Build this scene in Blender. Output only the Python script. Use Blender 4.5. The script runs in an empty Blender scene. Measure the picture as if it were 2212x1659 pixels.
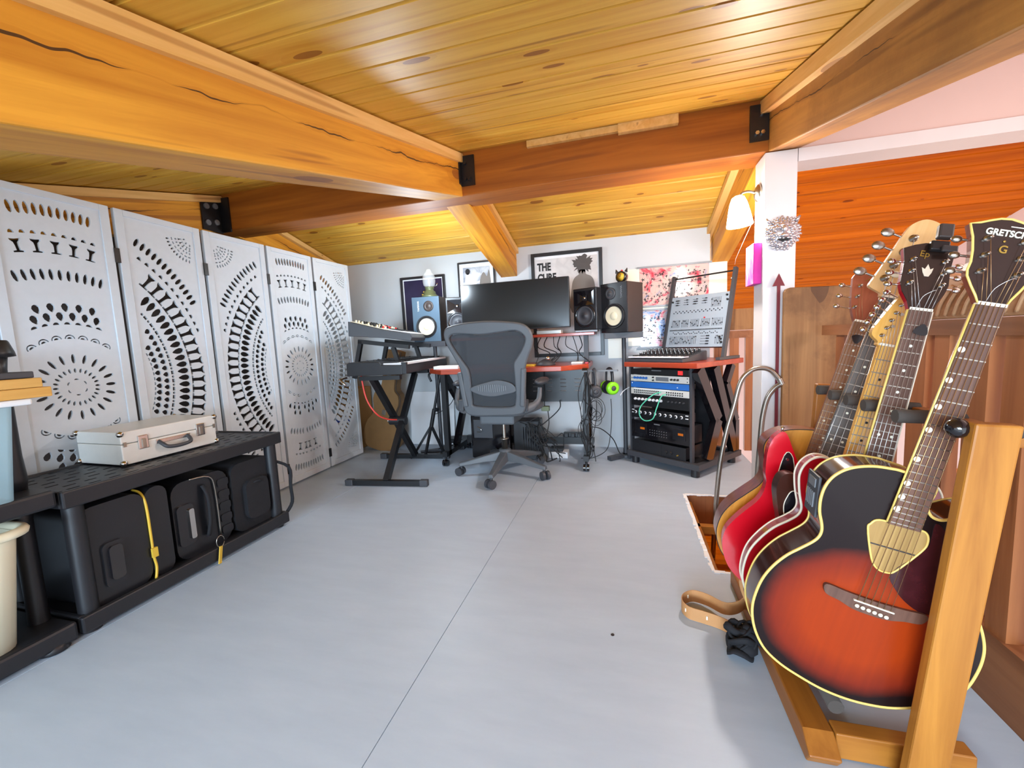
import bpy, bmesh, math, random
from mathutils import Matrix, Vector, Euler
random.seed(7)
C = bpy.context.scene.collection
SC = bpy.context.scene
V3 = Vector
# ------------------------------------------------------------------ camera, world, lights, exposure
def make_camera():
    yaw, pitch, roll = -.2698, -.1049, -.0471
    f = V3((math.sin(yaw)*math.cos(pitch), math.cos(yaw)*math.cos(pitch), math.sin(pitch)))
    r = V3((math.cos(yaw), -math.sin(yaw), 0)); u = r.cross(f)
    r2 = math.cos(roll)*r + math.sin(roll)*u
    u2 = -math.sin(roll)*r + math.cos(roll)*u
    cam = bpy.data.cameras.new('camera'); o = bpy.data.objects.new('camera', cam); C.objects.link(o)
    m = Matrix((r2, u2, -f)).transposed().to_4x4(); m.translation = (0, 0, 1.0)
    o.matrix_world = m
    cam.sensor_width = 36; cam.lens = 36*900/2212; cam.clip_start = .02
    SC.camera = o
make_camera()
W = bpy.data.worlds.new('world'); SC.world = W; W.use_nodes = True
W.node_tree.nodes['Background'].inputs[0].default_value = (.86, .93, 1, 1)
W.node_tree.nodes['Background'].inputs[1].default_value = 1.0
def lamp(name, kind, loc, energy, col, size=.3, aim=None, sy=None, spread=None):
    l = bpy.data.lights.new(name, kind); l.energy = energy; l.color = col
    if kind == 'AREA':
        l.size = size
        if sy: l.shape = 'RECTANGLE'; l.size_y = sy
        if spread: l.spread = spread
    else: l.shadow_soft_size = size
    o = bpy.data.objects.new(name, l); C.objects.link(o); o.location = loc
    if aim is not None:
        o.rotation_euler = (V3(aim)-V3(loc)).to_track_quat('-Z', 'Y').to_euler()
    return o
lamp('window_daylight', 'AREA', (-.6, -3.6, .95), 135, (.60, .80, 1), 2.6, (-.6, 2, .9), .8)
lamp('camera_fill', 'AREA', (-.2, -.75, 1.22), 7, (.72, .87, 1), 1.2, (-.6, 2.2, 1.0), .3)  # unseen cool fill added near the camera, not a real skylight
lamp('sconce_bulb', 'POINT', (.585, 2.54, 1.50), 16, (1, .95, .90), .05)
lamp('stairwell_lamp', 'POINT', (1.75, 1.25, 1.35), 11, (1, .92, .84), .12)
lamp('stairwell_lamp_far', 'POINT', (1.9, 3.4, .9), 6, (1, .80, .58), .2)
lamp('rear_left_fill', 'POINT', (-1.45, 2.98, 1.46), 11, (.74, .88, 1), .08)  # unseen fill added to brighten the back left wall, no lamp stands here
SC.view_settings.view_transform = 'Standard'; SC.view_settings.look = 'None'
SC.view_settings.gamma = 1; SC.view_settings.use_curve_mapping = False
SC.view_settings.exposure = 1.27
SC.cycles.max_bounces = 8; SC.cycles.transparent_max_bounces = 12
SC.cycles.use_denoising = True; SC.cycles.sample_clamp_indirect = 6

# ------------------------------------------------------------------ materials
def lin(h):
    if not isinstance(h, str): return tuple(h)+(1,) if len(h) == 3 else h
    h = h.lstrip('#'); o = []
    for i in (0, 2, 4):
        c = int(h[i:i+2], 16)/255
        o.append(c/12.92 if c <= .04045 else ((c+.055)/1.055)**2.4)
    return tuple(o)+(1,)
class NT:
    def __init__(s, name):
        s.m = bpy.data.materials.new(name); s.m.use_nodes = True
        s.t = s.m.node_tree; s.b = s.t.nodes['Principled BSDF']
    def n(s, typ, **k):
        x = s.t.nodes.new('ShaderNode'+typ)
        for a, b in k.items(): setattr(x, a, b)
        return x
    def l(s, a, b): s.t.links.new(a, b)
    def set(s, inp, v):
        if hasattr(v, 'is_output'): s.l(v, inp)
        else: inp.default_value = v
    def math(s, op, a, b=0.0, c=None):
        x = s.n('Math', operation=op); s.set(x.inputs[0], a); s.set(x.inputs[1], b)
        if c is not None: s.set(x.inputs[2], c)
        return x.outputs[0]
    def mix(s, f, a, b):
        x = s.n('MixRGB'); s.set(x.inputs[0], f); s.set(x.inputs[1], a); s.set(x.inputs[2], b); return x.outputs[0]
    def ramp(s, f, stops, interp='LINEAR'):
        x = s.n('ValToRGB'); s.l(f, x.inputs[0]); e = x.color_ramp.elements; x.color_ramp.interpolation = interp
        while len(e) < len(stops): e.new(.5)
        for q, (p, c) in zip(e, stops): q.position = p; q.color = lin(c)
        return x.outputs[0]
    def coord(s, scale=(1, 1, 1), rnd=True, loc=(0, 0, 0)):
        tc = s.n('TexCoord'); out = tc.outputs['Object']
        if rnd:
            oi = s.n('ObjectInfo'); mu = s.math('MULTIPLY', oi.outputs['Random'], 41.0)
            ad = s.n('VectorMath', operation='ADD'); s.l(out, ad.inputs[0]); s.l(mu, ad.inputs[1]); out = ad.outputs[0]
        mp = s.n('Mapping'); s.l(out, mp.inputs[0]); mp.inputs[3].default_value = scale; mp.inputs[1].default_value = loc
        return mp.outputs[0]
    def noise(s, vec, scale=5, detail=3, rough=.5, dist=0):
        x = s.n('TexNoise'); s.l(vec, x.inputs['Vector']); x.inputs['Scale'].default_value = scale
        x.inputs['Detail'].default_value = detail; x.inputs['Roughness'].default_value = rough; x.inputs['Distortion'].default_value = dist
        return x.outputs['Fac']
    def bump(s, h, strength=.2, dist=.01):
        x = s.n('Bump'); s.l(h, x.inputs['Height']); x.inputs['Strength'].default_value = strength; x.inputs['Distance'].default_value = dist
        s.l(x.outputs[0], s.b.inputs['Normal'])
    def done(s, col=None, rough=None, metal=None, spec=None, coat=None):
        if col is not None: s.set(s.b.inputs['Base Color'], col)
        if rough is not None: s.set(s.b.inputs['Roughness'], rough)
        if metal is not None: s.b.inputs['Metallic'].default_value = metal
        if spec is not None: s.b.inputs['Specular IOR Level'].default_value = spec
        if coat is not None: s.b.inputs['Coat Weight'].default_value = coat; s.b.inputs['Coat Roughness'].default_value = .08
        return s.m
def mat(name, col, rough=.5, metal=0, var=.12, nscale=9, bump=0, spec=.5, coat=None, emit=None, estr=1):
    s = NT(name); c = lin(col)
    v = s.coord(rnd=False)
    n = s.noise(v, nscale, 4)
    d = tuple(x*(1-var) for x in c[:3])+(1,); h = tuple(min(1, x*(1+var)) for x in c[:3])+(1,)
    out = s.mix(n, d, h)
    if bump: s.bump(s.noise(v, nscale*14, 2), bump, .002)
    if emit:
        s.b.inputs['Emission Color'].default_value = lin(emit); s.b.inputs['Emission Strength'].default_value = estr
    return s.done(out, rough, metal, spec, coat)
def wood(name, light, dark, axis='X', knots=0, rough=.5, grain=22, coat=None, crack=False, knotcol='#6b3413', var=.10, spec=.4, blotch=0, kt=.62):
    s = NT(name)
    sc = [grain]*3; sc['XYZ'.index(axis)] = grain*.055
    v = s.coord(tuple(sc))
    n = s.noise(v, 1, 5, .6, .5)
    col = s.ramp(n, [(.28, dark), (.62, light)])
    sc2 = [3.2]*3; sc2['XYZ'.index(axis)] = .55
    v2 = s.coord(tuple(sc2))
    n2 = s.noise(v2, 1, 2)
    col = s.mix(s.math('MULTIPLY', s.ramp(n2, [(.50, '#000000'), (.72, '#ffffff')]), .35), col, lin(dark))
    if knots:
        sk = [9.0]*3; sk['XYZ'.index(axis)] = 3.6
        vo = s.n('TexVoronoi'); s.l(s.coord(tuple(sk)), vo.inputs['Vector']); vo.inputs['Scale'].default_value = knots
        pick = s.n('SeparateColor'); s.l(vo.outputs['Color'], pick.inputs[0])
        on = s.math('GREATER_THAN', pick.outputs[0], kt)
        rad = s.math('MULTIPLY', pick.outputs[1], .22)
        k = s.math('MULTIPLY', s.math('LESS_THAN', vo.outputs['Distance'], rad), on)
        ring = s.math('MULTIPLY', s.math('LESS_THAN', vo.outputs['Distance'], s.math('MULTIPLY', rad, 1.5)), on)
        col = s.mix(s.math('MULTIPLY', ring, .35), col, lin(dark))
        col = s.mix(s.math('MULTIPLY', k, .75), col, lin(knotcol))
        # long resin streaks
        sr = [26.0]*3; sr['XYZ'.index(axis)] = .9
        st = s.noise(s.coord(tuple(sr)), 1, 1, .4, .3)
        col = s.mix(s.math('MULTIPLY', s.ramp(st, [(.66, '#000000'), (.71, '#ffffff')]), .55), col, lin(knotcol))
    if crack:
        tc = s.n('TexCoord'); sp = s.n('SeparateXYZ'); s.l(tc.outputs['Object'], sp.inputs[0])
        w = s.noise(s.coord((.1, 2.2, .1), False), 1, 4, .6)
        z = s.math('SUBTRACT', sp.outputs[2], s.math('MULTIPLY_ADD', w, .10, -.03))
        th = s.math('MULTIPLY', s.ramp(s.noise(s.coord((.1, 3.1, .1), True), 1, 1), [(.40, '#000000'), (.62, '#ffffff')]), .0032)
        ck = s.math('LESS_THAN', s.math('ABSOLUTE', z), th)
        near = s.math('MULTIPLY', s.math('LESS_THAN', s.math('ABSOLUTE', z), s.math('MULTIPLY_ADD', th, 4.0, .002)), .35)
        col = s.mix(near, col, lin(dark))
        col = s.mix(s.math('MULTIPLY', ck, .9), col, lin('#2a1408'))
    if blotch:
        bl = s.noise(s.coord((2.5, 2.5, 2.5)), 1, 6, .7)
        col = s.mix(s.math('MULTIPLY', s.ramp(bl, [(.48, '#000000'), (.6, '#ffffff')]), blotch), col, lin(knotcol))
    oi = s.n('ObjectInfo'); hs = s.n('HueSaturation'); s.l(col, hs.inputs['Color'])
    s.l(s.math('MULTIPLY_ADD', oi.outputs['Random'], 2*var, 1-var), hs.inputs['Value'])
    s.bump(n, .12, .002)
    return s.done(hs.outputs[0], rough, 0, spec, coat)
M = {}
def setup_mats():
    M['floor'] = (lambda s: (s.bump(s.noise(s.coord((1, 1, 1), False), 60, 3), .06, .002), s.done(
        s.mix(s.noise(s.coord((1.2, 5, 1), False), 3, 5, .65), lin('#a8b8ca'), lin('#bccada')), .42, 0, .35))[1])(NT('floor_paint'))
    M['wall'] = mat('wall_paint', '#c6cbcf', .8, var=.03, nscale=4, bump=.08)
    M['plaster'] = mat('warm_plaster', '#e2c8c0', .85, var=.04, nscale=3, bump=.08)
    M['white'] = mat('white_paint', '#e6e2e2', .55, var=.03)
    M['pine'] = wood('pine_plank', '#e0b048', '#c68a28', 'X', 1.0, .44, 20, knotcol='#7d3f12', var=.07, spec=.25, kt=.30)
    M['orangewood'] = wood('orange_plank', '#cc6a06', '#a44a00', 'X', 1.0, .55, 18, knotcol='#5e2408', var=.10, spec=.08, kt=.40)  # deeper orange tone than the pine planks
    M['beamY'] = wood('rafter_fir', '#e2a032', '#b87216', 'Y', .45, .55, 16, crack=True, knotcol='#8a4a1c', var=.04)
    M['beamDark'] = wood('weathered_rafter_fir', '#bc843a', '#8e5a22', 'Y', .5, .6, 16, crack=True, knotcol='#6a4018', var=.02, blotch=.30)
    M['beamX'] = wood('ridge_fir', '#b0661a', '#84440a', 'X', .45, .55, 16, knotcol='#6b3413', var=.04)
    M['batten'] = wood('batten_pine', '#ecc07a', '#d9a455', 'Y', .7, .5, 26, knotcol='#a06830', var=.06)
    M['weathered'] = wood('weathered_board', '#9c7145', '#6f4826', 'Z', .6, .6, 14, knotcol='#4f3018', blotch=.4)
    M['rail'] = wood('rail_wood', '#a4663a', '#7c4420', 'Z', .4, .5, 14, knotcol='#5a2c12')
    M['railY'] = wood('rail_wood_long', '#96603a', '#70401f', 'Y', .4, .5, 14, knotcol='#5a2c12')
    M['oakZ'] = wood('stand_oak', '#b87a2e', '#94591a', 'Z', 0, .42, 22, var=.04)
    M['oakY'] = wood('stand_oak_long', '#a86a26', '#844c14', 'Y', 0, .42, 22, var=.04)
    M['oakX'] = wood('stand_oak_cross', '#b0722a', '#8c5018', 'X', 0, .42, 22, var=.04)
    M['slab'] = wood('live_edge_slab', '#c79a72', '#94653c', 'Y', .3, .6, 10, knotcol='#7a4c28')
    M['yellowwood'] = wood('pale_board', '#d9a85c', '#c08a3c', 'Y', 0, .5, 20)
    M['redwood'] = wood('red_desk_laminate', '#b4472a', '#96321a', 'X', 0, .32, 16, coat=.3, var=.02)
    M['black'] = mat('black_plastic', '#1d1d21', .42, var=.15, bump=.05)
    M['blacksteel'] = mat('black_powder_steel', '#17171a', .38, var=.1, spec=.5)
    M['gloss'] = mat('gloss_black', '#121014', .12, var=.05, coat=.5)
    M['dgrey'] = mat('dark_grey_plastic', '#3c3d42', .5, var=.1, bump=.04)
    M['chair'] = mat('chair_graphite', '#55595e', .5, var=.08)
    M['grey'] = mat('grey_metal', '#77797d', .4, .2)
    M['foam'] = mat('grey_foam', '#48413c', .9, var=.12, bump=.2)
    M['chrome'] = mat('chrome', '#c9c6c2', .16, 1, var=.03)
    M['nickel'] = mat('brushed_steel', '#a8a096', .3, 1, var=.08)
    M['alu'] = mat('aluminium_case', '#dedcd6', .38, .25, var=.05, nscale=30)
    M['cream'] = mat('cream_plastic', '#e8e0c4', .5, var=.03)
    M['ivory'] = mat('ivory_binding', '#e3c36a', .35, var=.05)
    M['bone'] = mat('bone_white', '#efe6d2', .35, var=.03)
    M['pearl'] = mat('pearl_dot', '#e8ead8', .25, var=.06)
    M['fabric'] = mat('black_nylon', '#15151a', .85, var=.25, bump=.3)
    M['hardshell'] = mat('black_hardshell', '#1b1b1f', .3, var=.1)
    M['yellow'] = mat('yellow_zip', '#d8b23a', .5)
    M['orange'] = mat('orange_paint', '#f08a14', .5, var=.05)
    M['red'] = mat('red_plastic', '#c8202a', .35)
    M['blue'] = mat('blue_panel', '#2a66b4', .4, var=.06)
    M['green'] = mat('lime_green', '#7fd61c', .35, var=.05)
    M['screenpaint'] = mat('whitewashed_wood', '#d0d8e0', .6, var=.05, nscale=30, bump=.06)
    M['rosewood'] = wood('rosewood', '#6b4a3c', '#4c332a', 'Y', 0, .42, 60, var=.05)
    M['rosegrey'] = wood('dark_rosewood', '#5c5550', '#47403d', 'Y', 0, .42, 60, var=.05)
    M['rosebrown'] = wood('brown_rosewood', '#8a6248', '#6e4a36', 'Y', 0, .45, 60, var=.03)
    M['maple'] = wood('amber_maple', '#dfab5a', '#cc9340', 'Y', 0, .3, 40, coat=.3, var=.03)
    M['maplelight'] = wood('pale_maple', '#ddb27a', '#cc9c60', 'Y', 0, .3, 40, coat=.3, var=.03)
    M['mahog'] = wood('mahogany_side', '#8a4a32', '#6c3524', 'Y', 0, .3, 40, coat=.4, var=.03)
    M['mahogred'] = wood('red_headstock', '#9a5238', '#7c3c28', 'Y', 0, .35, 40, coat=.3, var=.03)
    M['spruce'] = wood('amber_spruce', '#c98a30', '#b3751f', 'Y', 0, .3, 60, coat=.4, var=.02)
    M['cherry'] = mat('cherry_lacquer', '#a8121c', .15, var=.1, coat=.6)
    M['redlac'] = mat('bright_red_lacquer', '#d00a20', .2, var=.04, coat=.5)
    M['darkside'] = mat('dark_brown_lacquer', '#3a1c16', .15, var=.3, nscale=5, coat=.6)
    M['headblack'] = mat('dark_headstock', '#2c1f1b', .25, var=.1, coat=.4)
    M['tortoise'] = mat('tortoise_pickguard', '#3a1418', .2, var=.5, nscale=40, coat=.4)
    M['pickblack'] = mat('black_pickguard', '#131318', .25, coat=.3)
    M['brass'] = mat('gold_ink', '#b08a3c', .4, .4)
    M['string'] = mat('bronze_string', '#b08a62', .35, .8)
    M['steelstring'] = mat('steel_string', '#c8c8c8', .3, .8)
    M['leather'] = mat('tan_leather', '#c08a58', .6, var=.12, bump=.15)
    M['hardcase'] = mat('brown_case_vinyl', '#86633a', .7, var=.15, nscale=14, bump=.2)
    M['cardboard'] = mat('cardboard', '#b08450', .9)
    M['paper'] = mat('white_paper', '#e8e8ea', .7, var=.02)
    M['ink'] = mat('black_ink', '#1c1c1e', .7)
    M['cone'] = mat('cream_cone', '#d9d0b4', .7, var=.04)
    M['coolfront'] = mat('cool_lit_front', '#4a5f70', .5, var=.08)  # tint of the cool light put into the left speaker's front colour
    M['walnutblack'] = mat('dark_veneer', '#3a302c', .5, var=.12)
    M['led'] = mat('red_led', '#c01818', .4, emit='#ff2020', estr=1.2)
    M['amber'] = mat('amber_window', '#7a3a08', .3, emit='#c86a14', estr=.25)
    M['teal'] = mat('teal_cable', '#5ac8a4', .45)
    M['redcable'] = mat('red_cable', '#e0463c', .45)
    M['bluecab'] = mat('blue_strap', '#2a50c8', .6)
    M['olive'] = mat('olive_enamel', '#5c6446', .4, .2)
    M['arrowred'] = mat('oxblood_metal', '#74202a', .5, .2)
    M['magenta'] = mat('magenta_edge', '#c81496', .5)
    M['silverfoil'] = mat('silver_relief', '#d4d0d4', .26, .85, var=.2, nscale=40)
    s = NT('shade_glass'); s.b.inputs['Emission Color'].default_value = lin('#fff1df'); s.b.inputs['Emission Strength'].default_value = 14
    M['shade'] = s.done(lin('#fff6ea'), .4)
    # see-through materials
    s = NT('clear_glass'); tr = s.n('BsdfTransparent'); mx = s.n('MixShader'); mx.inputs[0].default_value = .22
    out = s.t.nodes['Material Output']; s.l(tr.outputs[0], mx.inputs[1]); s.l(s.b.outputs[0], mx.inputs[2]); s.l(mx.outputs[0], out.inputs[0])
    M['glass'] = s.done(lin('#eef2f4'), .08, 0, .8)
    s = NT('chair_mesh'); v = s.coord((1, 1, 1), False)
    tr = s.n('BsdfTransparent'); mx = s.n('MixShader'); mx.inputs[0].default_value = .80
    out = s.t.nodes['Material Output']; s.l(tr.outputs[0], mx.inputs[1]); s.l(s.b.outputs[0], mx.inputs[2]); s.l(mx.outputs[0], out.inputs[0])
    M['mesh'] = s.done(s.mix(s.noise(v, 220, 2), lin('#2c2f34'), lin('#44484d')), .75)
    s = NT('clear_plastic'); tr = s.n('BsdfTransparent'); mx = s.n('MixShader'); mx.inputs[0].default_value = .55
    out = s.t.nodes['Material Output']; s.l(tr.outputs[0], mx.inputs[1]); s.l(s.b.outputs[0], mx.inputs[2]); s.l(mx.outputs[0], out.inputs[0])
    M['frosted'] = s.done(lin('#b8d4dc'), .3)
    # sunburst finish: a colour that belongs to the guitar top
    def burst(name, cx, cy, rx, ry, mid, edge, r0=.55, r1=1.05):
        s = NT(name); tc = s.n('TexCoord'); sp = s.n('SeparateXYZ'); s.l(tc.outputs['Object'], sp.inputs[0])
        nn = s.noise(s.coord((1, 1, 1), False), 14, 3)
        dx = s.math('DIVIDE', s.math('SUBTRACT', sp.outputs[0], cx), rx); dy = s.math('DIVIDE', s.math('SUBTRACT', sp.outputs[1], cy), ry)
        d = s.math('SQRT', s.math('ADD', s.math('MULTIPLY', dx, dx), s.math('MULTIPLY', dy, dy)))
        d = s.math('ADD', d, s.math('MULTIPLY_ADD', nn, .12, -.06))
        c = s.ramp(s.math('MULTIPLY', d, .6), [(r0*.6, mid), ((r0+r1)*.33, '#7c2410'), (r1*.6, edge)])
        g = s.noise(s.coord((90, 4, 90), False), 1, 3)
        c = s.mix(s.math('MULTIPLY', g, .25), c, lin(edge))
        return s.done(c, .32, 0, .22, .08)
    M['burst'] = burst('orange_sunburst', -.01, -.705, .185, .165, '#a03408', '#1a0e0e')
    M['burst2'] = burst('brown_sunburst', 0, -.62, .14, .22, '#b8702a', '#3a1a10')
    # printed pictures
    def picture(name, stops, sc=3, dist=1.5, rough=.4, coat=None, detail=4):
        s = NT(name); n = s.noise(s.coord((1, 1, 1), False), sc, detail, .55, dist)
        return s.done(s.ramp(n, stops), rough, 0, .4, coat)
    M['purple'] = picture('purple_print', [(.3, '#1a1830'), (.5, '#2a2444'), (.62, '#463050'), (.75, '#7a5c70')], 2.2, .4, .3)
    M['bwphoto'] = picture('grey_photo', [(.35, '#e8eaec'), (.5, '#b4bac4'), (.6, '#8a92a2'), (.72, '#c8ccd4')], 6, .8)
    M['greyphoto'] = picture('pale_photo', [(.3, '#e4e2e0'), (.55, '#c4c2c2'), (.7, '#dcdad8')], 4, .3)
    M['hair'] = mat('dark_grey_figure', '#4e4a48', .7, var=.2)
    M['figure'] = mat('grey_figure', '#7d7772', .7, var=.1)
    M['splash'] = picture('splashed_print', [(.30, '#4a78c0'), (.38, '#ccb4b0'), (.52, '#d8bcb2'), (.58, '#d88890'), (.66, '#cc3c50'), (.78, '#b41c30')], 7, 2.2, .12, .4)
    M['splash2'] = picture('splashed_print_blue', [(.32, '#2a58a8'), (.42, '#8aa4d0'), (.50, '#ccc0bc'), (.60, '#d07a8c'), (.70, '#b83a52')], 8, 2.5, .12, .4)
    M['pinkart'] = picture('pink_painting', [(.3, '#7a2a70'), (.42, '#e24a90'), (.56, '#f08ab4'), (.66, '#f0a030'), (.75, '#f6c8d0')], 9, 1.2)
    M['toyart'] = picture('orange_print', [(.40, '#f08a14'), (.52, '#f4a040'), (.60, '#f4d8c0'), (.70, '#8a6a5c')], 5, 1.0)
setup_mats()

# ------------------------------------------------------------------ mesh building
def smooth_line(pts, n=6, closed=False):
    P = [V3(p) if len(p) == 3 else V3((p[0], p[1], 0)) for p in pts]; out = []
    N = len(P); rng = range(N if closed else N-1)
    for i in rng:
        if closed: a, b, c, d = P[(i-1) % N], P[i], P[(i+1) % N], P[(i+2) % N]
        else: a, b, c, d = P[max(i-1, 0)], P[i], P[i+1], P[min(i+2, N-1)]
        for k in range(n):
            t = k/n
            out.append(.5*((2*b)+(c-a)*t+(2*a-5*b+4*c-d)*t*t+(3*b-a-3*c+d)*t**3))
    if not closed: out.append(P[-1])
    return out
def sm2(pts, n=5): return [(p.x, p.y) for p in smooth_line(pts, n, True)]
class B:
    def __init__(s): s.v = []; s.f = []; s.sm = set()
    def add(s, vs, fs, X=None, sm=False):
        o = len(s.v)
        s.v += [X @ V3(v) if X is not None else V3(v) for v in vs]
        for f in fs:
            if sm: s.sm.add(len(s.f))
            s.f.append([i+o for i in f])
        return s
    def bx(s, x0, x1, y0, y1, z0, z1, X=None):
        vs = [(x, y, z) for x in (x0, x1) for y in (y0, y1) for z in (z0, z1)]
        return s.add(vs, [(0, 1, 3, 2), (4, 6, 7, 5), (0, 4, 5, 1), (2, 3, 7, 6), (0, 2, 6, 4), (1, 5, 7, 3)], X)
    def bar(s, p0, p1, w, h, up=(0, 0, 1)):
        p0 = V3(p0); p1 = V3(p1); d = (p1-p0); L = d.length; d.normalize()
        up = V3(up)
        if abs(d.dot(up)) > .98: up = V3((0, 1, 0))
        a = d.cross(up).normalized(); b = a.cross(d).normalized()
        X = Matrix((a, d, b)).transposed().to_4x4(); X.translation = p0
        return s.bx(-w/2, w/2, 0, L, -h/2, h/2, X)
    def cyl(s, p0, p1, r0, r1=None, n=14):
        p0 = V3(p0); p1 = V3(p1); r1 = r0 if r1 is None else r1
        q = (p1-p0).to_track_quat('Z', 'Y').to_matrix(); vs = []
        for p, r in ((p0, r0), (p1, r1)):
            for i in range(n):
                a = 2*math.pi*i/n; vs.append(p+q @ V3((r*math.cos(a), r*math.sin(a), 0)))
        s.add(vs, [(i, (i+1) % n, n+(i+1) % n, n+i) for i in range(n)], None, True); s.add(vs, [])
        o = len(s.v)-2*n
        s.f.append([o+i for i in reversed(range(n))]); s.f.append([o+n+i for i in range(n)])
        return s
    def tube(s, pts, r, n=8, closed=False, sub=0, flat=1.0):
        P = smooth_line(pts, sub, closed) if sub else [V3(p) for p in pts]
        N = len(P); vs = []; nrm = None
        for i in range(N):
            if closed: t = P[(i+1) % N]-P[i-1]
            else: t = P[min(i+1, N-1)]-P[max(i-1, 0)]
            t.normalize()
            if nrm is None:
                nrm = t.orthogonal().normalized()
            nrm = (nrm-t*nrm.dot(t)).normalized(); b = t.cross(nrm)
            rr = r[i*len(r)//N] if isinstance(r, (list, tuple)) else r
            for k in range(n):
                a = 2*math.pi*k/n; vs.append(P[i]+nrm*rr*math.cos(a)+b*rr*flat*math.sin(a))
        fs = []
        for i in range(N if closed else N-1):
            for k in range(n):
                j = (i+1) % N
                fs.append((i*n+k, i*n+(k+1) % n, j*n+(k+1) % n, j*n+k))
        o = len(s.v); s.add(vs, fs, None, True)
        if not closed:
            s.f.append([o+k for k in reversed(range(n))]); s.f.append([o+(N-1)*n+k for k in range(n)])
        return s
    def lathe(s, prof, X=None, n=20, cap=True):
        vs = []; 
        for r, z in prof:
            for k in range(n):
                a = 2*math.pi*k/n; vs.append((r*math.cos(a), r*math.sin(a), z))
        fs = [(i*n+k, i*n+(k+1) % n, (i+1)*n+(k+1) % n, (i+1)*n+k) for i in range(len(prof)-1) for k in range(n)]
        o = len(s.v); s.add(vs, fs, X, True)
        if cap and prof[0][0] > 1e-4: s.f.append([o+k for k in reversed(range(n))])
        if cap and prof[-1][0] > 1e-4: s.f.append([o+(len(prof)-1)*n+k for k in range(n)])
        return s
    def prism(s, poly, z0, z1, X=None, sm=False):
        n = len(poly); area = sum(poly[i][0]*poly[(i+1) % n][1]-poly[(i+1) % n][0]*poly[i][1] for i in range(n))
        if area < 0: poly = poly[::-1]
        vs = [(p[0], p[1], z0) for p in poly]+[(p[0], p[1], z1) for p in poly]
        s.add(vs, [(i, (i+1) % n, n+(i+1) % n, n+i) for i in range(n)], X, sm)
        if sm: s.add(vs, [], X)
        o = len(s.v)-2*n
        s.f.append([o+i for i in reversed(range(n))]); s.f.append([o+n+i for i in range(n)])
        return s
    def ball(s, c, rx, ry=None, rz=None, n=12, X=None):
        ry = rx if ry is None else ry; rz = rx if rz is None else rz; m = max(4, n//2); vs = []
        for i in range(m+1):
            t = math.pi*i/m
            for k in range(n):
                a = 2*math.pi*k/n
                vs.append((c[0]+rx*math.sin(t)*math.cos(a), c[1]+ry*math.sin(t)*math.sin(a), c[2]-rz*math.cos(t)))
        return s.add(vs, [(i*n+k, i*n+(k+1) % n, (i+1)*n+(k+1) % n, (i+1)*n+k) for i in range(m) for k in range(n)], X, True)
    def mesh(s, name, m, T=None):
        me = bpy.data.meshes.new(name)
        vs = [T @ v for v in s.v] if T is not None else s.v
        me.from_pydata([tuple(v) for v in vs], [], s.f); me.update()
        if s.sm:
            for i in s.sm: me.polygons[i].use_smooth = True
        me.materials.append(M[m] if isinstance(m, str) else m)
        bm = bmesh.new(); bm.from_mesh(me); bmesh.ops.recalc_face_normals(bm, faces=bm.faces); bm.to_mesh(me); bm.free()
        return me
    def obj(s, name, m, parent=None, bevel=0, label=None, local=False, basis=None, kind=None):
        T = None
        if parent is not None and not local: T = total(parent).inverted()
        o = bpy.data.objects.new(name, s.mesh(name, m, T)); C.objects.link(o)
        if parent is not None: o.parent = parent
        if basis is not None: o.matrix_basis = basis
        if bevel:
            b = o.modifiers.new('bevel', 'BEVEL'); b.width = bevel; b.segments = 2; b.limit_method = 'ANGLE'; b.angle_limit = .7
        if label: o['label'] = label
        if kind: o['kind'] = kind
        return o
def total(o):
    X = o.matrix_basis.copy(); p = o.parent
    while p is not None: X = p.matrix_basis @ X; p = p.parent
    return X
def thing(name, label, cat, loc=(0, 0, 0), rz=0, group=None, basis=None):
    o = bpy.data.objects.new(name, None); C.objects.link(o); o.empty_display_size = .05
    o.matrix_basis = basis if basis is not None else Matrix.Translation(loc) @ Matrix.Rotation(rz, 4, 'Z')
    o['label'] = label; o['category'] = cat
    if group: o['group'] = group
    return o
def tag(o, label, cat, group=None, kind=None):
    o['label'] = label; o['category'] = cat
    if group: o['group'] = group
    if kind: o['kind'] = kind
    return o
def struct(o): o['kind'] = 'structure'; return o
def root(name, loc=(0, 0, 0)):
    o = bpy.data.objects.new(name, None); C.objects.link(o); o.location = loc; o['kind'] = 'structure'; return o
def copy_part(o, parent=None, loc=None, basis=None):
    c = o.copy(); C.objects.link(c)
    if parent is not None: c.parent = parent
    if loc is not None: c.location = loc
    if basis is not None: c.matrix_basis = basis
    return c
def text_mesh(name, txt, size, m, X, parent=None, depth=.0006, squash=1, bold=0, align='LEFT'):
    cu = bpy.data.curves.new(name, 'FONT'); cu.body = txt; cu.size = size; cu.extrude = depth; cu.offset = bold; cu.align_x = align
    o = bpy.data.objects.new(name, cu); C.objects.link(o)
    bpy.context.view_layer.update()
    me = bpy.data.meshes.new_from_object(o.evaluated_get(bpy.context.evaluated_depsgraph_get()))
    bpy.data.objects.remove(o); bpy.data.curves.remove(cu)
    me.transform(Matrix.Diagonal((squash, 1, 1, 1)))
    me.materials.clear(); me.materials.append(M[m])
    r = bpy.data.objects.new(name, me); C.objects.link(r)
    if parent is not None: r.parent = parent; r.matrix_basis = total(parent).inverted() @ X
    else: r.matrix_basis = X
    return r
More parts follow.
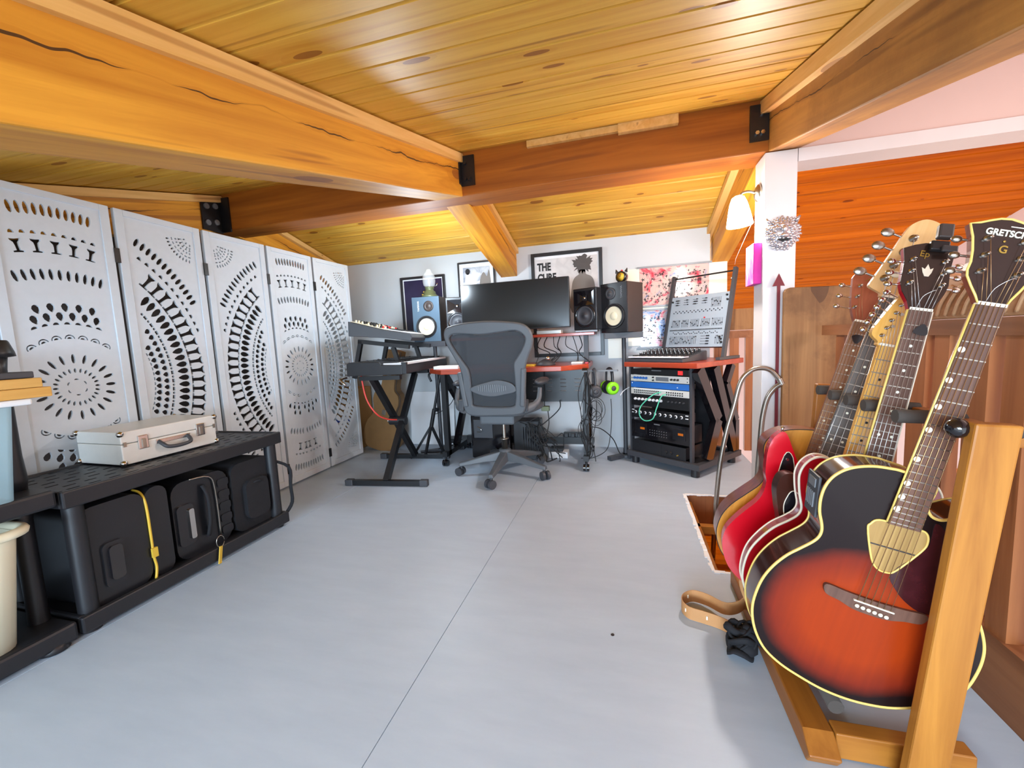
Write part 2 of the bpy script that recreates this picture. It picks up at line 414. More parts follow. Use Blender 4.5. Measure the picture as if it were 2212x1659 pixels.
def plate(name, outer, holes, th, m, X, parent=None, bevel=0):
    """flat board with real openings: outline and hole loops in 2-D, th thick"""
    cu = bpy.data.curves.new(name, 'CURVE'); cu.dimensions = '2D'; cu.fill_mode = 'BOTH'; cu.extrude = th/2-bevel
    if bevel: cu.bevel_depth = bevel; cu.bevel_resolution = 1; cu.offset = -bevel
    for lp in [outer]+holes:
        sp = cu.splines.new('POLY'); sp.points.add(len(lp)-1); sp.use_cyclic_u = True
        for p, q in zip(sp.points, lp): p.co = (q[0], q[1], 0, 1)
    o = bpy.data.objects.new(name, cu); C.objects.link(o); bpy.context.view_layer.update()
    me = bpy.data.meshes.new_from_object(o.evaluated_get(bpy.context.evaluated_depsgraph_get()))
    bpy.data.objects.remove(o); bpy.data.curves.remove(cu)
    me.materials.clear(); me.materials.append(M[m] if isinstance(m, str) else m)
    r = bpy.data.objects.new(name, me); C.objects.link(r)
    if parent is not None: r.parent = parent; r.matrix_basis = total(parent).inverted() @ X
    else: r.matrix_basis = X
    return r
def frame_of(o, x, y, z):
    X = Matrix((V3(x), V3(y), V3(z))).transposed().to_4x4(); X.translation = V3(o); return X
FACE = lambda x, y, z: frame_of((x, y, z), (1, 0, 0), (0, 0, 1), (0, -1, 0))   # 2-D x,z drawing that faces the camera side (-Y)
# ================================================================== the room
SL = math.atan(.25)
floor = root('floor')
def sheets():
    xs = [(-3.2, -1.904), (-1.900, -.628)]
    for a, b in xs: struct(B().bx(a, b, -1.3, 3.80, -.03, 0).obj('panel', 'floor', floor))
    b = B(); b.bx(-.6255, .335, -1.3, 3.80, -.03, 0).bx(.335, .60, -1.3, 1.80, -.03, 0).bx(.335, .60, 2.68, 3.80, -.03, 0).bx(.60, .891, -1.3, 3.80, -.03, 0)
    struct(b.obj('panel', 'floor', floor))
    struct(B().cyl((-.06, 1.335, 0), (-.06, 1.335, .0012), .006, n=10).obj('floor_mark', 'ink', floor))
sheets()
# hatch lining below the floor
h = root('hatch_frame', (.47, 2.24, -.2))
B().bx(.315, .337, 1.78, 2.70, -.26, -.004).obj('side_board', 'oakY', h)
B().bx(.598, .62, 1.78, 2.70, -.26, -.004).obj('side_board', 'oakY', h)
B().bx(.337, .598, 2.678, 2.70, -.26, -.004).obj('end_board', 'rail', h)
B().bx(.337, .598, 1.78, 1.802, -.26, -.004).obj('end_board', 'oakX', h)
B().bx(.337, .372, 1.802, 2.678, -.085, -.045).obj('ledge', 'oakY', h)
B().bx(.337, .598, 1.802, 1.85, -.085, -.045).obj('ledge', 'oakX', h)
B().bx(.337, .598, 2.33, 2.37, -.085, -.045).obj('ledge', 'oakX', h)
B().bx(.337, .598, 1.802, 2.678, -.29, -.26).obj('bottom_board', 'orangewood', h)
rag = B(); random.seed(3)
for (x0, y0, x1, y1, k) in ((.337, 1.80, .337, 2.68, 40), (.337, 1.798, .60, 1.798, 12), (.337, 2.68, .60, 2.68, 12)):
    for i in range(k):
        t = i/k; t2 = (i+1)/k; w = random.uniform(.004, .016)
        xa, ya, xb, yb = x0+(x1-x0)*t, y0+(y1-y0)*t, x0+(x1-x0)*t2, y0+(y1-y0)*t2
        if x0 == x1: rag.bx(xa-w, xa+.006, ya, yb, -.002, random.uniform(.002, .005))
        else: rag.bx(xa, xb, ya-w, ya+.006, -.002, random.uniform(.002, .005))
rag.obj('torn_edge', 'paper', h, kind='stuff')

wb = struct(B().bx(-3.2, .67, 3.77, 3.85, -.03, 1.90).obj('wall_back', 'wall'))
struct(B().bx(-3.28, -3.2, -1.3, 3.85, -.03, 2.3).obj('wall_left', 'walnutblack'))  # coloured dark to stand in for shade behind the screen openings
struct(B().bx(2.78, 2.86, -1.3, 6.2, -2.4, 2.3).obj('wall_right', 'plaster'))
struct(B().bx(.67, 2.86, 6.1, 6.2, -2.4, 1.5).obj('wall_far', 'plaster'))
struct(B().bx(.60, 2.86, -1.3, 6.2, -2.5, -2.4).obj('floor_lower', 'rail'))
struct(B().bx(.86, .88, -1.3, 3.85, -2.4, -.031).obj('wall_stair', 'plaster'))
hd = struct(B().bx(.832, 2.78, 2.47, 2.60, 1.866, 2.25).obj('wall_header', 'plaster'))
struct(B().bx(.832, 2.78, 2.45, 2.61, 1.806, 1.866).obj('trim_1', 'white'))
struct(B().bx(.686, .830, 2.45, 2.613, 0, 1.868).obj('post', 'white', bevel=.004))

# planked slopes: every plank is one piece of its ceiling
def slope(name, loc, ang, rows, y_dir, x0, x1, m, pw=.128, seg=None):
    r = root(name, loc); r.rotation_euler = (ang, 0, 0)
    L = x1-x0; first = None
    for i in range(rows):
        y0 = y_dir*pw*i; y1 = y_dir*(pw*(i+1)-.0045)
        b = B(); ya, yb = min(y0, y1), max(y0, y1)
        # tongue-and-groove board with eased long edges
        sec = [(ya, .006), (ya+.005, 0), (yb-.005, 0), (yb, .006), (yb, .018), (ya, .018)]
        if first is None:
            n = len(sec)
            vs = [(0, p[0]-ya, p[1]) for p in sec]+[(L, p[0]-ya, p[1]) for p in sec]
            b.add(vs, [(k, (k+1) % n, n+(k+1) % n, n+k) for k in range(n)]+[tuple(range(n)), tuple(range(n, 2*n))])
            first = b.obj('plank', m, r, local=True); first.location = (x0, ya, 0)
        else: copy_part(first, loc=(x0, ya, 0))
    ya, yb = sorted((0, y_dir*pw*rows))
    B().bx(x0, x1, ya, yb, .0185, .05).obj('deck', 'beamX', r, local=True)  # slab added above the planks to keep light from leaking through
    return r
slope('ceiling', (0, 2.50, 2.1325), SL, 29, -1, -3.2, .79, 'pine')
slope('ceiling', (0, 2.61, 2.12), -SL, 10, 1, -3.2, .82, 'pine')
slope('ceiling', (0, 2.61, 2.12), -SL, 28, 1, .825, 2.78, 'orangewood')
pr = root('ceiling', (0, 2.45, 2.12)); pr.rotation_euler = (SL, 0, 0)
B().bx(.79, 2.78, -3.8, .02, 0, .05).obj('plaster_sheet', 'plaster', pr, local=True)

ridge = struct(B().bx(-3.2, .830, 2.45, 2.66, 1.872, 2.135).obj('ridge_beam', 'beamX', bevel=.006))
shim = root('trim_2', (0, 2.44, 2.09))
B().bx(-.52, -.02, 2.425, 2.449, 2.078, 2.112).obj('shim', 'batten', shim)
B().bx(-.02, .28, 2.415, 2.449, 2.066, 2.112).obj('shim', 'batten', shim)

def rafter(x0, x1, front, bat, m='beamY', length=None):
    """sloping timber; local y runs along it from the ridge"""
    r = bpy.data.objects.new('rafter', None); C.objects.link(r); struct(r)
    r.location = (0, 2.45, 2.115) if front else (0, 2.66, 2.10)
    r.rotation_euler = (SL if front else -SL, 0, 0)
    L = length or (3.8 if front else 1.33); a, b = (-L, -.001) if front else (-.02, L)
    xc = (x0+x1)/2
    t = B().bx(x0-xc, x1-xc, a, b, -.115, .125).obj('timber', m, r, bevel=.005, local=True)
    t.location = (xc, 0, -.122)
    for side, w, hh in bat:
        xa, xb = (x1, x1+w) if side > 0 else (x0-w, x0)
        B().bx(xa, xb, a, b-.004, -hh, -.003).obj('batten', 'batten', r, local=True)
    return r
rl = rafter(-1.11, -.930, True, [(1, .018, .052), (-1, .018, .04)])
rr_ = rafter(.700, .850, True, [(-1, .040, .062)], 'beamDark')
r2 = rafter(-2.95, -2.78, True, [(1, .03, .045)])
rafter(-1.10, -.945, False, [(1, .022, .045)])
rafter(-2.95, -2.80, False, [(1, .035, .04)])
rafter(.69, .825, False, [(-1, .045, .045)], length=1.6)

def bracket(x, side):
    k = B(); k.bx(x, x+side*.085, 2.438, 2.449, 1.925, 2.095) if side > 0 else k.bx(x+side*.085, x, 2.438, 2.449, 1.925, 2.095)
    b = k.obj('bracket', 'blacksteel', ridge)
    for dx, dz in ((.03, .04), (.03, -.05), (.055, -.05)):
        B().cyl((x+side*dx, 2.437, 2.01+dz), (x+side*dx, 2.424, 2.01+dz), .010, n=6).obj('bolt', 'blacksteel' if side > 0 else 'chrome', b)
bracket(-.929, 1)
bracket(.699, -1)
k = B().bx(-2.779, -2.768, 2.30, 2.448, 1.855, 2.075).bx(-2.779, -2.69, 2.438, 2.449, 1.86, 2.095).obj('bracket', 'blacksteel', ridge)
for y, z in ((2.335, 2.015), (2.40, 2.03), (2.335, 1.905), (2.40, 1.92)):
    B().cyl((-2.768, y, z), (-2.758, y, z), .019, n=12).obj('bolt', 'grey', k)
B().bx(-.9295, -.922, 2.405, 2.448, 1.93, 2.075).obj('bracket', 'blacksteel', ridge)

# railing round the stairwell, one object
rg = root('stair_railing', (.92, 2.4, 0))
B().bx(.895, .945, .95, 2.30, .955, 1.0).obj('top_rail', 'railY', rg)
B().bx(.892, .940, .95, 2.385, -.03, .19).obj('bottom_rail', 'railY', rg)
for y0, y1 in ((.99, 1.055), (1.11, 1.18), (1.245, 1.31), (1.355, 1.43), (1.495, 1.555), (1.59, 1.67), (1.775, 1.84), (1.94, 2.01), (2.10, 2.17)):
    B().bx(.900, .936, y0, y1, .19, .955).obj('baluster', 'rail', rg)
rb = root('stair_railing', (.9, 3.8, 0))
B().bx(.70, 1.6, 3.86, 3.91, .93, .99).obj('top_rail', 'railY', rb)
for i in range(7): B().bx(.72+.12*i, .79+.12*i, 3.865, 3.905, -.03, .93).obj('baluster', 'rail', rb)
B().bx(.69, 1.6, 3.86, 3.885, .995, 1.17).obj('back_board', 'weathered', rb)
# ================================================================== left side: folding screen
CZ = .868
def rot2(pts, a, cx, cz):   # a: direction of the radial axis from vertical; local (t tangential, r radial)
    sa, ca = math.sin(a), math.cos(a)
    return [(cx+t*ca+r*sa, cz-t*sa+r*ca) for t, r in pts]
def s_leaf(l, w, n=10): return [(w/2*math.sin(2*math.pi*i/n), l/2*math.cos(2*math.pi*i/n)) for i in range(n)]
def s_drop(l, w, n=10):
    o = []
    for i in range(n):
        t = 2*math.pi*i/n; c = math.cos(t); o.append((w/2*math.sin(t)*(1 if c > 0 else 1+.55*c), l/2*c))
    return o
def s_half(w, h, n=6): return [(w/2*math.cos(math.pi*i/n), h*math.sin(math.pi*i/n)) for i in range(n+1)]
def s_eye(h, w):
    return [(-w/2, h/2), (-w*.46, h*.38), (-w*.24, h*.22), (-w*.19, 0), (-w*.19, -h*.36), (-w*.5, -h*.40), (-w*.5, -h*.5), (w*.5, -h*.5), (w*.5, -h*.40), (w*.19, -h*.36), (w*.19, 0), (w*.24, h*.22), (w*.46, h*.38), (w/2, h/2), (0, h*.46)]
def s_cres(R, th, n=7):
    return [(R*math.cos(math.pi*i/n), R*math.sin(math.pi*i/n)) for i in range(n+1)]+[((R-th)*math.cos(math.pi*i/n), (R-th)*math.sin(math.pi*i/n)) for i in range(n, -1, -1)]
def s_rect(w, h): return [(-w/2, -h/2), (w/2, -h/2), (w/2, h/2), (-w/2, h/2)]
def ring(holes, cx, rx, rz, pitch, shape, lims, phase=0, alt=None, span=math.pi):
    """march along the ellipse at equal arc length and keep the shapes that fit the board"""
    sx, z0, z1 = lims; N = 2400; acc = 0; k = 0; last = None
    for side in (1, -1):
        acc = pitch*phase if side == 1 else pitch*(1-phase); k = 0 if side == 1 else 1
        prev = None; need = acc; run = 0; a = 0
        while a < span:
            p = (cx+side*rx*math.sin(a), CZ+rz*math.cos(a))
            if prev is not None: run += math.hypot(p[0]-prev[0], p[1]-prev[1])
            prev = p
            if run >= need:
                need += pitch
                dirn = math.atan2(side*math.sin(a)/rx, math.cos(a)/rz)
                sh = (alt if (alt and k % 2) else shape); k += 1
                q = rot2(sh, dirn, p[0], p[1])
                if all(abs(x) < sx and z0 < z < z1 for x, z in q): holes.append(q)
            a += math.pi/N
def holes_band():
    H = []; L = (.164, .05, 1.692)
    ring(H, 0, .772, .772, .0262, s_leaf(.052, .0185), L)
    ring(H, 0, .668, .668, .034, s_half(.020, .014), L)
    ring(H, 0, .618, .618, .062, s_eye(.056, .036), L)
    ring(H, 0, .500, .500, .0295, s_leaf(.049, .0175), L)
    L2 = (.155, .3, 1.4)
    ring(H, 0, .358, .358, .049, s_drop(.040, .030), L2)
    ring(H, 0, .318, .318, .044, s_drop(.040, .030), L2, .5)
    ring(H, 0, .283, .283, .038, s_half(.026, .011), (.135, .3, 1.4))
    def keep(lo): return [q for q in lo if abs(sum(z for x, z in q)/len(q)-CZ) > .14]
    T = []
    ring(T, 0, .219, .219, .046, s_cres(.019, .005), (.16, .4, 1.3)); ring(T, 0, .219, .219, .046, s_half(.020, .008), (.16, .4, 1.3))
    H += keep(T)
    ring(H, 0, .129, .129, .0403, s_leaf(.044, .015), (.17, .4, 1.3))
    ring(H, 0, .0755, .0755, .0197, s_leaf(.021, .0095), (.17, .4, 1.3))
    ring(H, 0, .033, .033, .0345, s_half(.017, .006), (.17, .4, 1.3))
    return H
def holes_arc(sgn):
    H = []; L = (.160, .07, 1.665); cx = -.438
    E_ = .845
    ring(H, cx, .796*E_, .796, .0325, s_leaf(.050, .0205), L, span=math.pi/2*.93)
    H2 = []
    ring(H2, cx, .796*E_, .796, .0325, s_leaf(.048, .0185), L); 
    low = [q for q in H2 if sum(z for x, z in q)/len(q) < CZ-.38]
    H[:] = [q for q in H if sum(z for x, z in q)/len(q) > CZ+.38]+low
    ring(H, cx, .725*E_, .718, .041, s_half(.023, .019), L)
    ring(H, cx, .648*E_, .650, .0535, s_eye(.082, .046), L)
    ring(H, cx, .551*E_, .556, .0375, s_drop(.068, .0335), L, .5)
    M_ = (.160, .50, 1.23)
    ring(H, cx, .478*E_, .492, .0225, s_rect(.020, .014), M_, 0, s_leaf(.014, .014))
    ring(H, cx, .438*E_, .448, .0345, s_drop(.033, .0285), M_, 0)
    ring(H, cx, .391*E_, .393, .0345, s_drop(.033, .0285), M_, .5)
    ring(H, cx, .362*E_, .362, .026, s_half(.018, .008), (.163, .56, 1.17), 0)
    for top in (1, -1):
        cxx, czz = .158, CZ+top*.782
        for R, n, sh in ((.035, 3, s_leaf(.014, .008)), (.060, 5, s_eye(.022, .013)), (.083, 7, s_leaf(.012, .009)), (.105, 7, s_rect(.014, .006)), (.128, 10, s_leaf(.019, .009))):
            for i in range(n):
                a = math.radians(-(8+74*i/(n-1))) if top > 0 else math.radians(-(8+74*i/(n-1)))
                x = cxx+R*math.sin(a); z = czz-top*R*math.cos(a)
                q = rot2(sh, math.atan2(x-cxx, z-czz), x, z)
                if all(abs(px) < .162 and .07 < pz < 1.665 for px, pz in q): H.append(q)
    return [[(sgn*x, z) for x, z in q] for q in H]
def overlap_free(H):
    """drop any opening that would touch one already cut"""
    out = []
    def bb(q): xs = [p[0] for p in q]; zs = [p[1] for p in q]; return min(xs), max(xs), min(zs), max(zs)
    def cen(q): return sum(p[0] for p in q)/len(q), sum(p[1] for p in q)/len(q)
    def inside(pt, poly):
        x, y = pt; c = False; j = len(poly)-1
        for i in range(len(poly)):
            a, b = poly[i], poly[j]
            if (a[1] > y) != (b[1] > y) and x < (b[0]-a[0])*(y-a[1])/(b[1]-a[1])+a[0]: c = not c
            j = i
        return c
    for q in H:
        b = bb(q); bad = False
        for p, pb in out:
            if b[0] > pb[1] or b[1] < pb[0] or b[2] > pb[3] or b[3] < pb[2]: continue
            if any(inside(t, p) for t in q) or any(inside(t, q) for t in p): bad = True; break
        if not bad: out.append((q, b))
    return [q for q, _ in out]
scr = thing('folding_screen', 'whitewashed six-panel folding screen with medallion cut-outs along the left side', 'room divider', (-2.42, 2.2, 0))
SY = [.634, 1.087, 1.540, 1.993, 2.446, 2.899]; PW = .432
hb = overlap_free(holes_band()); ha = overlap_free(holes_arc(1)); hm = overlap_free(holes_arc(-1))
for i, (y0, hs) in enumerate(zip(SY, (hm, hb, ha, hm, hb, ha))):
    tilt = (-.014, .012, -.014, .012, -.010, .014)[i]
    X = frame_of((-2.42, y0+PW/2, .012), (tilt, 1, 0), (0, 0, 1), (1, -tilt, 0))
    p = plate('panel', [(-.183, .03), (.183, .03), (.183, 1.712), (-.183, 1.712)], hs, .010, 'screenpaint', X, scr)
    fr = B(); w = PW/2
    for a in ((-w, -w+.038, 0, 1.724), (w-.038, w, 0, 1.724), (-w+.038, w-.038, 1.694, 1.724), (-w+.038, w-.038, 0, .045)):
        fr.bx(a[0], a[1], a[2], a[3], -.010, .012, X)
    fr.obj('frame', 'screenpaint', p, bevel=.002)
    if i < 5:
        for z in (.10, 1.47):
            B().bx(-2.414, -2.402, y0+PW-.002, y0+PW+.022, z, z+.07).obj('hinge', 'blacksteel', scr)

# ================================================================== low shelving unit with cases
sh = thing('plastic_shelf', 'low black plastic two-tier shelf unit in front of the folding screen', 'shelf', (-2.13, 1.42, 0))
X0, X1, Y0, Y1 = -2.355, -1.90, .935, 1.895
slots = []
for r in range(7):
    for c in range(14):
        sx = X0+.05+r*.059; sy = Y0+.06+c*.0645+(.02 if r % 2 else 0)
        if sy > Y1-.06: continue
        slots.append([(sx-.006, sy-.019), (sx+.006, sy-.019), (sx+.006, sy+.019), (sx-.006, sy+.019)])
plate('top_shelf', [(X0+.01, Y0+.01), (X1-.01, Y0+.01), (X1-.01, Y1-.01), (X0+.01, Y1-.01)], slots, .012, 'black', Matrix.Translation((0, 0, .534)), sh)
for nm, z0, z1 in (('top_rim', .482, .546), ('bottom_rim', .015, .078)):
    b = B(); b.bx(X1-.022, X1, Y0, Y1, z0, z1).bx(X0, X0+.022, Y0, Y1, z0, z1).bx(X0+.022, X1-.022, Y0, Y0+.022, z0, z1).bx(X0+.022, X1-.022, Y1-.022, Y1, z0, z1)
    b.obj(nm, 'black', sh, bevel=.006)
B().bx(X0+.02, X1-.02, Y0+.02, Y1-.02, .045, .068).obj('bottom_shelf', 'black', sh)
for x in (X0+.045, X1-.045):
    for y in (Y0+.045, Y1-.045):
        B().cyl((x, y, 0), (x, y, .484), .030, n=16).obj('leg', 'black', sh)

def rbox2(w, h, r, n=4):
    o = []
    for cx, cy, a0 in ((w/2-r, h/2-r, 0), (-w/2+r, h/2-r, 90), (-w/2+r, -h/2+r, 180), (w/2-r, -h/2+r, 270)):
        for k in range(n+1):
            a = math.radians(a0+90*k/n); o.append((cx+r*math.cos(a), cy+r*math.sin(a)))
    return o
def sidebox(y0, y1, z0, z1, xa, xb, r, b=None):   # rounded in the plane that faces +X
    X = frame_of((0, (y0+y1)/2, (z0+z1)/2), (0, 1, 0), (0, 0, 1), (1, 0, 0))
    b = b or B(); b.prism(rbox2(y1-y0, z1-z0, r), xa, xb, X, True); return b
c1 = thing('suitcase', 'large black hard-shell suitcase with yellow zip on the low shelf', 'suitcase', (-2.1, 1.12, .069))
sidebox(.975, 1.20, .069, .455, -2.31, -1.935, .05).obj('body', 'hardshell', c1, bevel=.02)
sidebox(1.205, 1.292, .069, .455, -2.31, -1.94, .04).obj('lid', 'hardshell', c1, bevel=.02)
B().tube([(-2.0, 1.203, .452), (-1.955, 1.203, .440), (-1.932, 1.203, .39), (-1.930, 1.204, .25), (-1.928, 1.203, .17), (-1.926, 1.207, .12), (-1.922, 1.197, .075)], .005, 6, sub=4).obj('zip', 'yellow', c1)
B().bx(-1.928, -1.918, 1.195, 1.216, .165, .205).obj('zip_pull', 'yellow', c1)
sidebox(1.035, 1.108, .125, .30, -1.940, -1.926, .02).obj('handle_recess', 'black', c1, bevel=.004)
sidebox(1.05, 1.095, .15, .285, -1.930, -1.915, .015).obj('handle', 'gloss', c1, bevel=.004)
c2 = thing('suitcase', 'small black ribbed cabin suitcase with chrome handle, in the middle of the shelf', 'suitcase', (-2.1, 1.44, .069))
sidebox(1.315, 1.585, .069, .43, -2.28, -1.955, .055).obj('body', 'hardshell', c2, bevel=.02)
for k in range(5):
    sidebox(1.53, 1.588, .105+k*.06, .145+k*.06, -2.20, -1.950, .012).obj('rib', 'hardshell', c2, bevel=.006)
sidebox(1.325, 1.40, .135, .325, -1.957, -1.945, .02).obj('handle_recess', 'gloss', c2, bevel=.003)
sidebox(1.372, 1.395, .16, .30, -1.948, -1.936, .008).obj('handle', 'chrome', c2, bevel=.003)
B().tube([(-1.95, 1.455, .385), (-1.93, 1.462, .33), (-1.928, 1.46, .22), (-1.945, 1.455, .14)], .009, 6, sub=4, flat=1.8).obj('carry_strap', 'fabric', c2)
B().tube([(-1.953, 1.40, .43), (-1.948, 1.49, .415), (-1.947, 1.512, .34), (-1.948, 1.515, .1)], .004, 6, sub=4).obj('zip', 'nickel', c2)
B().tube([(-1.896, 1.468+.02*math.cos(a*.5), .105+.028*math.sin(a*.5)) for a in range(13)], .0022, 6, closed=False).obj('key_ring', 'nickel', c2)
B().bar((-1.893, 1.466, .082), (-1.888, 1.447, .004), .004, .018).obj('luggage_tag', 'yellow', c2)
c3 = thing('equipment_bag', 'soft black nylon bag with straps at the far end of the low shelf', 'bag', (-2.1, 1.74, .069))
b = B(); sidebox(1.603, 1.85, .069, .43, -2.30, -1.95, .05, b); b.obj('body', 'fabric', c3, bevel=.03)
sidebox(1.66, 1.80, .12, .33, -1.955, -1.925, .04).obj('pocket', 'fabric', c3, bevel=.015)
B().tube([(-1.945, 1.83, .40), (-1.90, 1.925, .33), (-1.89, 1.915, .22), (-1.90, 1.925, .12), (-1.92, 1.89, .06)], .010, 6, sub=4, flat=.4).obj('strap', 'fabric', c3)
B().tube([(-1.945, 1.70, .30), (-1.92, 1.72, .315), (-1.92, 1.75, .31), (-1.945, 1.765, .295)], .006, 6, sub=4).obj('grab_loop', 'fabric', c3)

al = thing('flight_case', 'silver aluminium briefcase lying on top of the low shelf', 'case', (-2.2, 1.43, .546), rz=math.radians(-2))
Xa = Matrix.Translation((-2.2, 1.435, .547)) @ Matrix.Rotation(math.radians(-2), 4, 'Z')
B().bx(-.145, .145, -.205, .205, 0, .088, Xa).obj('base', 'alu', al, bevel=.004)
B().bx(-.145, .145, -.205, .205, .0895, .142, Xa).obj('lid', 'alu', al, bevel=.004)
for x in (-.143, .143):
    for y in (-.203, .203):
        for z in (.008, .134): B().ball((x, y, z), .014, X=Xa, n=8).obj('corner_cap', 'chrome', al)

for y in (-.125, .125):
    l = B().bx(.144, .153, y-.020, y+.020, .055, .115, Xa).obj('latch', 'chrome', al, bevel=.003)
    B().bx(.152, .157, y-.008, y+.008, .06, .10, Xa).obj('latch_lever', 'nickel', l, bevel=.002)
Pt = [Xa @ V3(p) for p in ((.144, -.062, .072), (.165, -.060, .060), (.182, -.048, .045), (.186, 0, .04), (.182, .048, .045), (.165, .060, .060), (.144, .062, .072))]
B().tube(Pt, .0085, 8, sub=4).obj('handle', 'dgrey', al)
B().bx(.144, .149, -.075, .075, .062, .080, Xa).obj('handle_plate', 'chrome', al, bevel=.002)
b = B()
for y in (-.198, .190): b.bx(.144, .150, y, y+.01, .078, .098, Xa)
b.obj('hasp', 'nickel', al)

# tall shelf unit that runs out of the frame
ts = thing('plastic_shelf', 'taller black plastic shelf unit running out of the picture, holding the bins', 'shelf', (-2.15, .6, 0))
for nm, z0, z1 in (('bottom_shelf', .012, .078), ('middle_shelf', .500, .562)):
    B().bx(-2.38, -1.905, .20, .925, z0, z1).obj(nm, 'black', ts, bevel=.01)
for z0, z1 in ((.0, .502), (.56, 1.03)):
    B().lathe([(.027, z0), (.031, z0+.04), (.027, z0+.12), (.027, z1-.05), (.033, z1)], Matrix.Translation((-2.045, .893, 0)), 16).obj('post', 'black', ts)
    B().cyl((-2.345, .893, z0), (-2.345, .893, z1), .029).obj('post', 'black', ts)
B().lathe([(.020, 1.02), (.052, 1.025), (.050, 1.04), (.040, 1.075), (.036, 1.08), (0, 1.08)], Matrix.Translation((-2.045, .893, 0)), 18).obj('post_cap', 'black', ts)
B().lathe([(.035, 0), (.042, .004), (.034, .02), (.028, .03)], Matrix.Translation((-1.935, .868, -.0)), 16).obj('foot', 'black', ts)
bn = thing('waste_bin', 'cream plastic bin with rolled rim on the bottom of the tall shelf', 'bin', (-2.05, .62, .079))
Xb = frame_of((-2.03, .60, .079), (1, 0, 0), (0, 1, 0), (0, 0, 1))
def frust(b, x0, y0, z0, x1, y1, z1, r0, r1, X, n=4):
    p0 = rbox2(x0, y0, r0, n); p1 = rbox2(x1, y1, r1, n); k = len(p0)
    b.add([(p[0], p[1], z0) for p in p0]+[(p[0], p[1], z1) for p in p1], [(i, (i+1) % k, k+(i+1) % k, k+i) for i in range(k)], X, True)
b = B(); frust(b, .20, .40, 0, .245, .475, .375, .05, .06, Xb); b.f.append(list(range(20))); frust(b, .235, .465, .375, .19, .39, .006, .06, .05, Xb)
b.obj('body', 'cream', bn)
B().tube([tuple(Xb @ V3((p[0], p[1], .378))) for p in rbox2(.262, .50, .06, 5)], .016, 8, closed=True).obj('rim', 'cream', bn)
fb = thing('storage_box', 'clear blue-tinted storage box with white lid at the left edge of the tall shelf', 'box', (-2.05, .55, .563))
b = B(); frust(b, .095, .50, 0, .12, .55, .30, .02, .02, frame_of((-1.942, .575, .563), (1, 0, 0), (0, 1, 0), (0, 0, 1))); b.f.append(list(range(20))); b.obj('body', 'frosted', fb)
B().bx(-2.006, -1.878, .29, .893, .864, .884).obj('lid', 'paper', fb, bevel=.006)
for nm, z0, z1, y1, m, lb in (('board', .885, .918, .945, 'yellowwood', 'lower of two pale boards stacked on the clear storage box'), ('board', .919, .950, .925, 'yellowwood', 'upper of two pale boards stacked on the clear storage box')):
    tag(B().bx(-2.008, -1.88, .30, y1, z0, z1).obj(nm, m, bevel=.003), lb, 'board')
tag(B().bx(-2.0, -1.89, .30, .912, .951, .972).obj('notebook', 'dgrey', bevel=.003), 'grey notebook lying on top of the two pale boards', 'book')
# ================================================================== studio corner
# main desk
dk = thing('studio_desk', 'wide red-topped studio desk with black steel legs and hutch shelf', 'desk', (-.9, 3.3, 0))
top = [(-1.60, 3.20), (-1.42, 3.03), (-.47, 3.085), (-.28, 3.26), (-.28, 3.68), (-1.60, 3.68)]
B().prism(top, .752, .790).obj('desktop', 'redwood', dk, bevel=.004)
B().bx(-1.45, -.235, 3.32, 3.66, 1.012, 1.034).obj('hutch_shelf', 'redwood', dk, bevel=.003)
for x in (-.315, -1.40): B().bx(x-.018, x+.018, 3.46, 3.52, .790, 1.012).obj('hutch_post', 'dgrey', dk)
for x in (-.30, -1.44):
    B().bx(x-.02, x+.02, 3.10, 3.15, .075, .752).obj('leg', 'blacksteel', dk)
    B().bx(x-.02, x+.02, 3.05, 3.66, .075, .115).obj('leg_foot', 'blacksteel', dk)
    B().bar((x, 3.14, .74), (x, 3.52, .40), .04, .07).bar((x, 3.52, .42), (x, 3.30, .11), .04, .07).obj('leg_brace', 'gloss', dk)
    for y in (3.07, 3.62):
        b = B().cyl((x, y, .076), (x, y, .05), .010)
        for s in (-1, 1): b.cyl((x+s*.006, y-.008, .026), (x+s*.022, y-.008, .026), .026, n=16)
        b.bx(x-.005, x+.005, y-.03, y+.012, .03, .055).obj('caster', 'gloss', dk)
B().bx(-1.42, -.32, 3.50, 3.54, .09, .15).obj('crossbar', 'blacksteel', dk)
slots = []
for r, z in enumerate((.665, .635, .605, .57)):
    for k in range(9):
        x = -1.32+k*.115; slots.append([(x, z), (x+.045, z), (x+.045, z+.006), (x, z+.006)])
plate('modesty_panel', [(-1.40, .485), (-.325, .485), (-.325, .748), (-1.40, .748)], slots, .012, 'blacksteel', FACE(0, 3.34, 0), dk)

# monitor
mo = thing('monitor', 'wide black flat monitor standing on the desk hutch', 'monitor', (-.86, 3.36, 1.034))
Xm = Matrix.Translation((-.862, 3.27, 1.272)) @ Matrix.Rotation(math.radians(-1.2), 4, 'Z')
B().bx(-.45, .45, -.006, .03, -.192, .195, Xm).obj('housing', 'black', mo, bevel=.004)
s_ = NT('screen_panel'); M['scr'] = s_.done(lin('#0d1013'), .22)
B().bx(-.443, .443, -.0085, -.0062, -.182, .190, Xm).obj('screen', 'scr', mo)
B().bx(-.06, .06, .03, .07, -.20, .05, Xm).obj('stand_neck', 'black', mo)
B().bx(-1.0, -.72, 3.33, 3.50, 1.035, 1.045).obj('stand_base', 'black', mo, bevel=.003)

